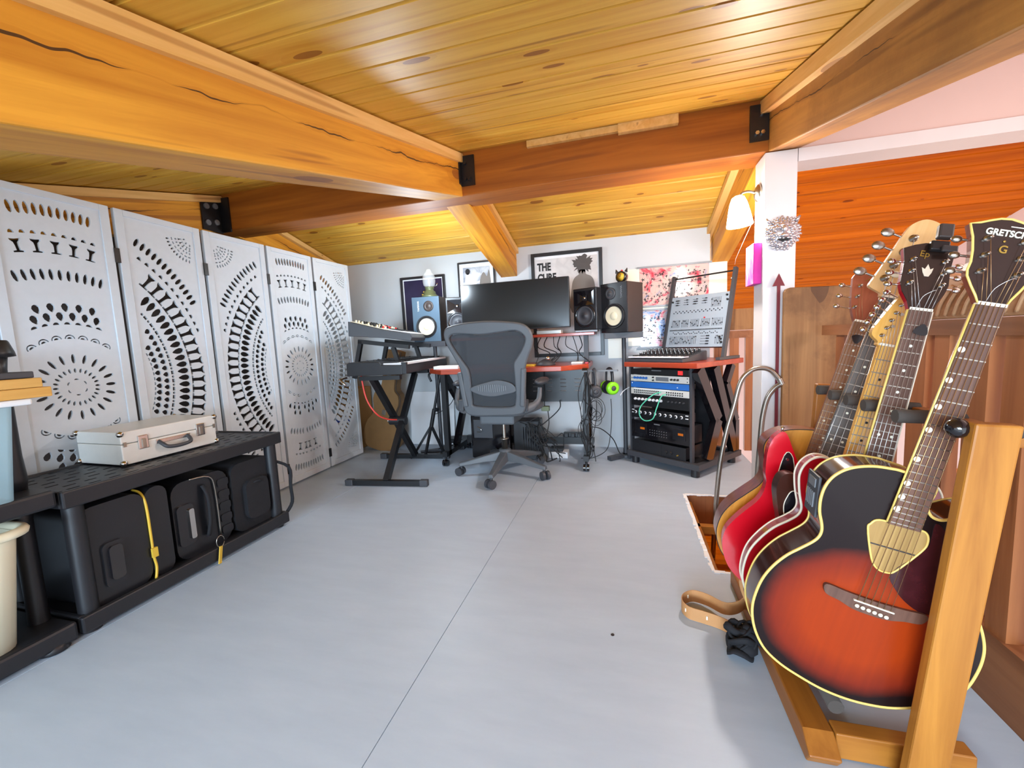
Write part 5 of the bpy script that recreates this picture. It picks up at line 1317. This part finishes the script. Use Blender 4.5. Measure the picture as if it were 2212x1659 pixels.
# --- sunburst jumbo in front
outE = [(-.029, -.348), (-.053, -.348), (-.082, -.352), (-.110, -.363), (-.130, -.378), (-.144, -.398), (-.151, -.423), (-.151, -.451), (-.145, -.480), (-.135, -.503), (-.130, -.520), (-.131, -.536), (-.139, -.552), (-.158, -.576), (-.177, -.600), (-.195, -.633), (-.207, -.668), (-.212, -.706), (-.211, -.746), (-.201, -.783), (-.183, -.817), (-.157, -.846), (-.119, -.867), (-.075, -.880), (-.029, -.889), (.018, -.890), (.062, -.883), (.106, -.868), (.150, -.838), (.191, -.786), (.202, -.761), (.206, -.729), (.206, -.698), (.201, -.668), (.190, -.640), (.176, -.615), (.156, -.585), (.138, -.550), (.132, -.522), (.137, -.495), (.145, -.468), (.1475, -.447), (.146, -.424), (.141, -.407), (.130, -.396), (.115, -.394), (.098, -.402), (.080, -.415), (.061, -.427), (.047, -.428), (.036, -.421), (.029, -.405), (.028, -.36)]
g, P, wt, o = build_guitar('E', 'acoustic_guitar', 'orange sunburst cutaway acoustic guitar with triangular sound hole, front of the rack', outE, .086, .648, 21, -.38, 'rosewood', 'darkside', 'burst', binding='ivory', neckm='mahog', dotm='bone', dot_edge=True)
P(B().tube([(-.0218-.0062*v/-.456, v, wt+.004) for v in (0, -.15, -.3, -.459)], .0026, 6), 'neck_binding', 'ivory')
P(B().tube([(.0218+.0062*v/-.456, v, wt+.004) for v in (0, -.15, -.3, -.459)], .0020, 6), 'neck_binding', 'bone')
hole = sm2([(-.053, -.488), (-.052, -.474), (-.040, -.461), (.0, -.460), (.030, -.459), (.044, -.464), (.050, -.481), (.046, -.503), (.018, -.560), (.004, -.570), (-.014, -.567), (-.030, -.547)], 5)
M['holewood'] = wood('inner_back_wood', '#b08c52', '#8e6c3a', 'Y', 0, .6, 24)
P(B().prism(hole, wt-.0005, wt+.0006), 'sound_hole', 'holewood')
P(B().bx(-.045, .040, -.517, -.514, wt+.0007, wt+.0012), 'inner_brace', 'walnutblack')
P(B().tube([(x, y, wt+.001) for x, y in hole], .0022, 6, closed=True), 'rosette', 'ivory')
P(B().prism(sm2([(-.092, -.634), (-.088, -.655), (-.060, -.662), (-.032, -.671), (.0, -.673), (.032, -.671), (.060, -.662), (.088, -.655), (.092, -.634), (.05, -.637), (0, -.639), (-.05, -.637)], 4), wt, wt+.008), 'bridge', 'rosewood')
P(B().bar((-.037, -.648, wt+.009), (.037, -.650, wt+.009), .003, .006), 'saddle', 'bone')
for i in range(6): 
    p = P(B().lathe([(.0035, 0), (.0045, .002), (.003, .0045), (0, .005)], Matrix.Translation((-.0275+i*.011, -.660-.0009*i, wt+.008)), 10), 'bridge_pin', 'bone')
P(B().prism(sm2([(.012, -.568), (.030, -.602), (.055, -.623), (.085, -.634), (.115, -.625), (.135, -.59), (.118, -.545), (.100, -.50), (.075, -.455), (.055, -.437), (.050, -.445), (.053, -.470), (.050, -.500)], 4), wt, wt+.0014), 'pickguard', 'tortoise')
Xpre = frame_of((-.146, -.455, wt-.055), (0, -1, 0), (0, 0, 1), (-1, 0, 0))
pre = P(B().bx(-.045, .050, -.035, .035, .001, .007, frame_of((-.146, -.452, wt-.052), V3((.16, -.99, 0)).normalized(), (0, 0, 1), V3((-.99, -.16, 0)).normalized())), 'preamp_panel', 'dgrey', bevel=.002)
b = B(); Xq = frame_of((-.146, -.452, wt-.052), V3((.16, -.99, 0)).normalized(), (0, 0, 1), V3((-.99, -.16, 0)).normalized())
for i in range(5): b.bx(-.005, .030, -.022+i*.010, -.019+i*.010, .007, .010, Xq)
b.bx(-.036, -.016, -.02, .02, .007, .009, Xq)
P(b, 'preamp_sliders', 'grey', pre, kind='stuff')
hE = [(-.0215, .004), (-.027, .016), (-.038, .034), (-.047, .051), (-.049, .062), (-.047, .078), (-.049, .10), (-.054, .125), (-.063, .150)]
hE2 = hE+[(-.048, .1535), (-.034, .159), (-.020, .1635), (-.004, .164), (.010, .160), (.028, .1535), (.044, .150)]+[(-x-.014*min(1, y/.15), y) for x, y in hE[::-1]]
tiltE = Matrix.Translation((0, .004, -.001)) @ Matrix.Rotation(math.radians(-9), 4, 'X') @ Matrix.Translation((0, -.004, .001))
def headpart(P, outl, th, face, back, tilt, bind=None):
    h_ = P(B().prism(outl, -.010-th, -.0035, tilt), 'headstock', back)
    P(B().prism([(x, y) for x, y in outl], -.0034, -.001, tilt), 'headstock_face', face, h_)
    if bind: P(B().tube([tuple(tilt @ V3((x, y, -.0015))) for x, y in outl], .0022, 6, closed=True), 'headstock_binding', bind, h_)
    return h_
def tuner(P, h_, x, y, tilt, side, but='chrome', blen=.026):
    """string post on the face and a button out at the side of the headstock"""
    b = B().lathe([(.0058, -.001), (.0058, .001), (.0034, .0012), (.0030, .010), (.0036, .0105), (0, .011)], tilt @ Matrix.Translation((x, y, 0)), 12)
    if side:
        b.cyl(tilt @ V3((x+side*.004, y, -.016)), tilt @ V3((x+side*blen, y, -.016)), .0024, n=8)
        b.ball((0, 0, 0), .0095, .0075, .0045, 10, tilt @ Matrix.Translation((x+side*(blen+.007), y, -.016)))
    P(b, 'tuning_peg', but, h_)
h_ = headpart(P, hE2, .007, 'headblack', 'mahogred', tiltE, 'ivory')
for y, xl, xr in ((.062, -.030, .024), (.093, -.030, .023), (.124, -.033, .022)):
    tuner(P, h_, xl, y, tiltE, -1, 'nickel', .030); tuner(P, h_, xr, y, tiltE, 1, 'nickel', .030)
def gtext(P, h_, txt, size, m, x, y, tilt, rot=0, bold=0, squash=1, z=.0002):
    o_ = text_mesh('lettering', txt, size, m, tilt @ Matrix.Translation((x, y, z)) @ Matrix.Rotation(rot, 4, 'Z'), None, squash=squash, bold=bold)
    o_.parent = h_; return o_
gtext(P, h_, 'GRETSCH', .0165, 'bone', -.0385, .133, tiltE, -.06, .0004, .88)
P(B().bx(-.012, .024, .1485, .1500, -.0006, .0004, tiltE @ Matrix.Translation((0, 0, 0)) @ Matrix.Rotation(-.06, 4, 'Z')), 'lettering_bar', 'bone', h_)
gtext(P, h_, 'G', .020, 'brass', -.013, .100, tiltE, -.06, .0003, .9)
P(B().ball((-.007, .1215, .0), .0022, .0022, .0006, 8, tiltE), 'lettering_dot', 'brass', h_)
for i in range(6):
    f = i/5*2-1; yy = (.062, .093, .124, .124, .093, .062)[i]; xx = (-.030, -.030, -.033, .022, .023, .024)[i]
    P(B().tube([(f*.018, .005, .0026), tuple(tiltE @ V3((xx, yy, .008)))], .0005, 5), 'string', 'string')
P(B().tube([(-.012, .006, .003), (-.010, .03, .010), (.004, .048, .016), (.012, .050, .014)], .0006, 5, sub=4), 'string_end', 'steelstring')

# --- cherry semi-hollow
lD = [(-.03, -.455), (-.045, -.435), (-.062, -.41), (-.083, -.394), (-.108, -.391), (-.128, -.402), (-.141, -.423), (-.1455, -.449), (-.141, -.475), (-.133, -.503), (-.123, -.532), (-.126, -.553), (-.142, -.574), (-.170, -.603), (-.193, -.639), (-.210, -.678), (-.216, -.715), (-.214, -.756), (-.203, -.785), (-.180, -.822), (-.135, -.855), (-.07, -.876), (0, -.882)]
outD = lD+[(-x, y) for x, y in lD[:-1][::-1]]
g, P, wt, o = build_guitar('D', 'semi_hollow_guitar', 'cherry red double-cutaway guitar with dark crown headstock, second in the rack', outD, .046, .628, 22, -.46, 'rosewood', 'cherry', 'cherry', binding='bone', neckm='mahog', strm='steelstring')
P(B().bx(-.045, .045, -.640, -.622, wt, wt+.012), 'bridge', 'chrome'); P(B().bx(-.045, .045, -.675, -.66, wt, wt+.010), 'tailpiece', 'chrome')
for v in (-.49, -.585): P(B().bx(-.042, .042, v-.018, v+.018, wt, wt+.008), 'pickup', 'chrome')
P(B().tube([(-.0235-.006*v/-.46, v, -.003) for v in (0, -.2, -.45)], .0026, 6), 'neck_binding', 'ivory'); P(B().tube([(.0235+.006*v/-.46, v, -.003) for v in (0, -.2, -.45)], .0020, 6), 'neck_binding', 'bone')
lh = [(-.022, .002), (-.028, .021), (-.041, .044), (-.047, .066), (-.046, .095), (-.046, .118), (-.051, .150), (-.030, .160), (-.010, .166), (.006, .166)]
tiltD = Matrix.Translation((0, .004, -.001)) @ Matrix.Rotation(math.radians(-13), 4, 'X') @ Matrix.Translation((0, -.004, .001))
h2 = [(x, y*1.03) for x, y in lh]+[(.030, .158*1.03), (.047, .148*1.03), (.044, .118*1.03), (.043, .095*1.03), (.044, .066*1.03), (.038, .044*1.03), (.028, .021*1.03), (.022, .002)]
h_ = headpart(P, h2, .006, 'headblack', 'cherry', tiltD)
for y in (.066, .096, .126): tuner(P, h_, -.030, y, tiltD, -1, 'chrome', .028); tuner(P, h_, .030, y, tiltD, 1, 'chrome', .028)
P(B().prism([(-.004, .086), (.004, .086), (.0085, .096), (.011, .108), (.005, .104), (0, .117), (-.005, .104), (-.011, .108), (-.0085, .096)], -.0008, .0003, tiltD), 'crown_inlay', 'bone', h_)
gtext(P, h_, 'Ep', .022, 'brass', -.020, .136, tiltD, -.1, 0, .9)
for i in range(6):
    f = i/5*2-1; yy = (.066, .096, .126, .126, .096, .066)[i]; xx = -.030 if i < 3 else .030
    P(B().tube([(f*.018, .005, .0026), tuple(tiltD @ V3((xx, yy, .008)))], .0005, 5), 'string', 'steelstring')
P(B().tube([(-.010, .006, .003), (-.008, .03, .012), (.004, .043, .018), (.010, .046, .020)], .0008, 5, sub=4), 'string_end', 'steelstring')
X_D = Matrix(GP['D'][0]).to_4x4(); X_D.translation = GP['D'][1]
cp = thing('guitar_capo', 'black clip tuner on the top of the dark crown headstock', 'tuner', basis=X_D @ tiltD)
B().bx(-.006, .030, .148, .172, .0005, .014).obj('clip', 'black', cp, bevel=.003, local=True)
B().bx(.002, .030, .176, .212, .004, .022).obj('display_block', 'walnutblack', cp, bevel=.004, local=True)
B().bx(.012, .042, .142, .158, .0145, .021).obj('lever', 'dgrey', cp, bevel=.003, local=True)
def pick(key, u, v, label, r):
    X = Matrix(GP[key][0]).to_4x4(); X.translation = GP[key][1]
    q = [(-.012, .010), (0, .013), (.012, .010), (.013, .003), (.006, -.010), (0, -.014), (-.006, -.010), (-.013, .003)]
    tag(B().prism(sm2([(x, y) for x, y in q], 3), 0, .0012, X @ Matrix.Translation((u, v, .0042)) @ Matrix.Rotation(r, 4, 'Z')).obj('guitar_pick', 'pickblack'), label, 'guitar pick')
pick('D', .008, -.046, 'black pick tucked under the strings of the dark crown guitar', -1.2)

# --- bass with red body
outB = [(-.03, -.575), (-.045, -.545), (-.07, -.512), (-.095, -.476), (-.116, -.445), (-.130, -.437), (-.142, -.448), (-.151, -.470), (-.153, -.503), (-.147, -.541), (-.138, -.578), (-.129, -.601), (-.127, -.638), (-.136, -.672), (-.155, -.707), (-.175, -.747), (-.190, -.789), (-.190, -.825), (-.180, -.856), (-.162, -.888), (-.135, -.915), (-.09, -.937), (-.03, -.948), (.04, -.948), (.10, -.930), (.15, -.895), (.175, -.85), (.178, -.80), (.160, -.74), (.14, -.69), (.13, -.64), (.137, -.60), (.146, -.565), (.143, -.535), (.125, -.515), (.10, -.515), (.07, -.535), (.045, -.565), (.032, -.585)]
g, P, wt, o = build_guitar('B', 'bass_guitar', 'red electric bass with large pale maple headstock and grey rosewood neck, fourth in the rack', outB, .042, .864, 20, -.56, 'rosegrey', 'redlac', 'redlac', nut=.020, endw=.031, neckm='maplelight', strings=4, strm='steelstring', slab=True)
P(B().prism(sm2([(-.108, -.505), (-.085, -.505), (-.04, -.60), (.05, -.60), (.11, -.58), (.10, -.66), (.09, -.78), (.0, -.75), (-.06, -.70), (-.10, -.62)], 4), wt, wt+.003), 'pickguard', 'pickblack')
P(B().tube([(x, y, wt+.0018) for x, y in sm2([(-.108, -.505), (-.085, -.505), (-.04, -.60), (.05, -.60), (.11, -.58), (.10, -.66), (.09, -.78), (.0, -.75), (-.06, -.70), (-.10, -.62)], 4)], .0016, 5, closed=True), 'pickguard_edge', 'bone')
P(B().cyl((-.097, -.515, wt+.003), (-.097, -.515, wt+.005), .004), 'screw', 'chrome')
P(B().lathe([(.006, 0), (.003, .008), (.007, .016), (0, .018)], frame_of((-.128, -.440, wt-.02), (1, 0, 0), (0, 0, 1), (-.3, .95, 0)), 12), 'strap_button', 'chrome')
P(B().bx(-.04, .04, -.885, -.82, wt, wt+.014), 'bridge', 'chrome'); P(B().bx(-.04, .04, -.73, -.69, wt+.003, wt+.012), 'pickup', 'ink')
hB = sm2([(-.020, .0), (-.025, .010), (-.050, .020), (-.056, .028), (-.050, .051), (-.034, .115), (-.018, .184), (-.006, .205), (.015, .217), (.038, .214), (.052, .205), (.057, .185), (.050, .165), (.036, .145), (.034, .12), (.038, .06), (.034, .02), (.020, .0)], 3)
tiltB = Matrix.Translation((0, 0, -.006))
h_ = headpart(P, hB, .006, 'maplelight', 'maplelight', tiltB)
for i, (x, y) in enumerate(((-.028, .050), (-.018, .088), (-.008, .126), (.002, .164))):
    b = B().lathe([(.010, -.001), (.010, .002), (.0065, .0025), (.0060, .016), (0, .017)], tiltB @ Matrix.Translation((x, y, 0)), 14)
    bx_ = x-.050+.008*i*0
    b.cyl(tiltB @ V3((x, y, -.017)), tiltB @ V3((x-.040, y+.010, -.017)), .003, n=8)
    b.ball((0, 0, 0), .016, .0125, .004, 12, tiltB @ Matrix.Translation((x-.055, y+.013, -.017)))
    P(b, 'tuning_peg', 'nickel', h_)
    if i < 2: P(B().ball((0, 0, 0), .015, .009, .004, 12, tiltB @ Matrix.Translation((x+.018, y+.012, .012))), 'tuner_glint', 'cream', h_)  # pale oval standing in for light reflected by the tuner post
for i in range(4):
    f = i/3*2-1; x, y = ((-.028, .050), (-.018, .088), (-.008, .126), (.002, .164))[i]
    P(B().tube([(f*.0165, .003, .0026), (x, y, .002)], .0009, 5), 'string', 'steelstring')

# --- sunburst strat-shaped with maple neck
outC = [(-.03, -.46), (-.06, -.435), (-.09, -.402), (-.112, -.385), (-.131, -.383), (-.146, -.390), (-.154, -.405), (-.156, -.426), (-.153, -.445), (-.144, -.473), (-.137, -.494), (-.128, -.515), (-.122, -.54), (-.125, -.57), (-.143, -.62), (-.158, -.67), (-.162, -.72), (-.150, -.77), (-.12, -.805), (-.06, -.826), (.02, -.828), (.09, -.815), (.14, -.785), (.162, -.74), (.163, -.69), (.15, -.63), (.13, -.58), (.12, -.54), (.126, -.495), (.124, -.465), (.105, -.447), (.07, -.455), (.045, -.478), (.03, -.475)]
g, P, wt, o = build_guitar('C', 'electric_guitar', 'brown sunburst electric guitar with amber maple neck and black pickguard, middle of the rack', outC, .042, .648, 21, -.46, 'maple', 'burst2', 'burst2', nut=.021, endw=.028, neckm='maple', dotm='ink', strm='steelstring', slab=True, fretm='grey')
pgC = sm2([(-.118, -.43), (-.126, -.45), (-.128, -.475), (-.118, -.51), (-.105, -.545), (-.105, -.60), (-.09, -.68), (.0, -.70), (.09, -.72), (.10, -.62), (.09, -.54), (.095, -.49), (.06, -.48), (.0, -.47), (-.06, -.455), (-.095, -.43)], 4)
P(B().prism(pgC, wt, wt+.003), 'pickguard', 'pickblack'); P(B().tube([(x, y, wt+.0018) for x, y in pgC], .0016, 5, closed=True), 'pickguard_edge', 'bone')
P(B().bx(-.035, .035, -.665, -.635, wt, wt+.010), 'bridge', 'chrome')
for v in (-.49, -.545, -.60): P(B().bx(-.04, .04, v-.009, v+.009, wt+.003, wt+.010), 'pickup', 'bone')
hC = sm2([(-.021, .0), (-.024, .010), (-.039, .022), (-.042, .036), (-.034, .060), (-.018, .100), (-.002, .132), (.016, .142), (.034, .138), (.042, .124), (.036, .108), (.024, .098), (.025, .07), (.028, .03), (.021, .0)], 3)
tiltC = Matrix.Translation((0, 0, -.006))
h_ = headpart(P, hC, .006, 'maple', 'maple', tiltC)
for i in range(6):
    x, y = -.026+i*.0055, .026+i*.0205
    b = B().lathe([(.005, -.001), (.005, .001), (.0033, .0012), (.003, .010), (0, .011)], tiltC @ Matrix.Translation((x+.006, y, 0)), 10)
    b.cyl(tiltC @ V3((x, y, -.015)), tiltC @ V3((x-.024, y+.008, -.015)), .002, n=6); b.ball((0, 0, 0), .009, .008, .004, 10, tiltC @ Matrix.Translation((x-.030, y+.010, -.015)))
    P(b, 'tuning_peg', 'chrome', h_)
    P(B().tube([((i/5*2-1)*.0175, .003, .0026), (x+.006, y, .002)], .0005, 5), 'string', 'steelstring')
for x, y in ((-.004, .052), (.008, .085)): P(B().cyl(tiltC @ V3((x, y, -.001)), tiltC @ V3((x, y, .005)), .004, n=10), 'string_tree', 'nickel', h_)

# --- natural acoustic at the back
lA = [(-.022, -.352), (-.059, -.360), (-.095, -.373), (-.122, -.392), (-.139, -.416), (-.144, -.442), (-.137, -.472), (-.123, -.506), (-.114, -.538), (-.122, -.573), (-.150, -.616), (-.181, -.663), (-.198, -.704), (-.203, -.743), (-.199, -.779), (-.185, -.811), (-.159, -.843), (-.11, -.868), (-.05, -.880), (0, -.883)]
outA = lA+[(-x, y) for x, y in lA[:-1][::-1]]
g, P, wt, o = build_guitar('A', 'acoustic_guitar', 'natural amber acoustic guitar with reddish headstock, farthest back in the rack', outA, .102, .648, 20, -.36, 'rosebrown', 'mahog', 'spruce', neckm='mahogred', wtop=-.010)
P(B().tube([(x, y, wt-.001) for x, y in o], .0016, 5, closed=True), 'front_binding', 'ink')
P(B().cyl((0, -.50, wt), (0, -.50, wt+.0006), .05, n=32), 'sound_hole', 'ink')
P(B().bx(-.08, .08, -.665, -.635, wt, wt+.008), 'bridge', 'rosewood')
lhA = [(-.022, .002), (-.028, .014), (-.038, .040), (-.043, .062), (-.050, .105), (-.054, .134), (-.051, .144)]
hA = lhA+[(-.035, .150), (-.015, .149), (.0, .152), (.02, .149), (.035, .149), (.047, .143)]+[(-x-.004, y) for x, y in lhA[::-1][1:]]
tiltA = Matrix.Translation((0, .004, -.001)) @ Matrix.Rotation(math.radians(-10), 4, 'X') @ Matrix.Translation((0, -.004, .001))
h_ = headpart(P, hA, .006, 'mahogred', 'mahogred', tiltA)
for y in (.042, .076, .110): tuner(P, h_, -.031, y, tiltA, -1, 'chrome', .034); tuner(P, h_, .029, y, tiltA, 1, 'chrome', .034)
P(B().tube([tuple(tiltA @ V3(p)) for p in ((-.020, .128, 0), (-.012, .136, 0), (-.008, .128, 0), (0, .134, 0), (.006, .128, 0), (.014, .133, 0), (.022, .129, 0))], .0011, 5, sub=4), 'gold_script', 'brass', h_)
for i in range(6):
    f = i/5*2-1; yy = (.042, .076, .110, .110, .076, .042)[i]; xx = -.031 if i < 3 else .029
    P(B().tube([(f*.018, .005, .0026), tuple(tiltA @ V3((xx, yy, .008)))], .0005, 5), 'string', 'string')
pick('A', -.002, -.052, 'dark pick tucked under the strings of the natural acoustic', .1)

# leather strap and dark strap pile on the floor
ls = thing('guitar_strap', 'tan leather guitar strap looped on the floor beside the guitar rack', 'strap', (.25, 1.45, 0))
st = [(.40, 1.545, .05), (.36, 1.50, .045), (.315, 1.498, .036), (.27, 1.545, .030), (.225, 1.568, .026), (.190, 1.545, .025), (.178, 1.505, .025), (.195, 1.468, .025), (.24, 1.452, .024), (.29, 1.432, .024), (.345, 1.39, .024)]
P_ = smooth_line(st, 6); W_ = []; b = B()
for i, p in enumerate(P_):
    t_ = (P_[min(i+1, len(P_)-1)]-P_[max(i-1, 0)]).normalized(); n_ = V3((-t_.y, t_.x, 0))*.0013; h2_ = V3((0, 0, .0225))
    W_ += [p-n_-h2_, p+n_-h2_, p+n_+h2_, p-n_+h2_]
b.add(W_, [(4*i+k, 4*i+(k+1) % 4, 4*i+4+(k+1) % 4, 4*i+4+k) for i in range(len(P_)-1) for k in range(4)]+[(3, 2, 1, 0), tuple(range(len(W_)-4, len(W_)))])
b.obj('leather_band', 'leather', ls)
b = B()
for p in ((.205, 1.560, .028), (.187, 1.478, .028), (.25, 1.446, .028)): b.bx(p[0]-.0025, p[0]+.0025, p[1]-.004, p[1]+.004, p[2]-.006, p[2]+.006)
b.obj('buckle_slots', 'bone', ls)
B().prism(sm2([(.36, .14), (.372, .165), (.383, .20), (.392, .20), (.392, .06), (.372, .09)], 3), 0, .004, FACE(0, 1.50, 0)).obj('end_tab', 'leather', ls)
bp = thing('strap_pile', 'crumpled black strap bundle on the floor against the guitar rack', 'strap', (.34, 1.36, 0))
random.seed(13); b = B()
for i in range(9):
    cx, cy = random.uniform(.315, .365), random.uniform(1.30, 1.37); r = random.uniform(.018, .036); z = random.uniform(.012, .07); ph = random.uniform(0, 6); tz = random.uniform(-.4, .4)
    pts = [(cx+r*math.cos(ph+a*.8), cy+r*.9*math.sin(ph+a*.8), max(.010, z+r*tz*math.cos(a*.8)+.018*math.sin(a*1.3))) for a in range(8)]
    b.tube(pts, .011, 6, closed=True, sub=3, flat=.45)
b.ball((.34, 1.335, .028), .038, .045, .026, 10)
b.obj('webbing', 'fabric', bp, kind='stuff')
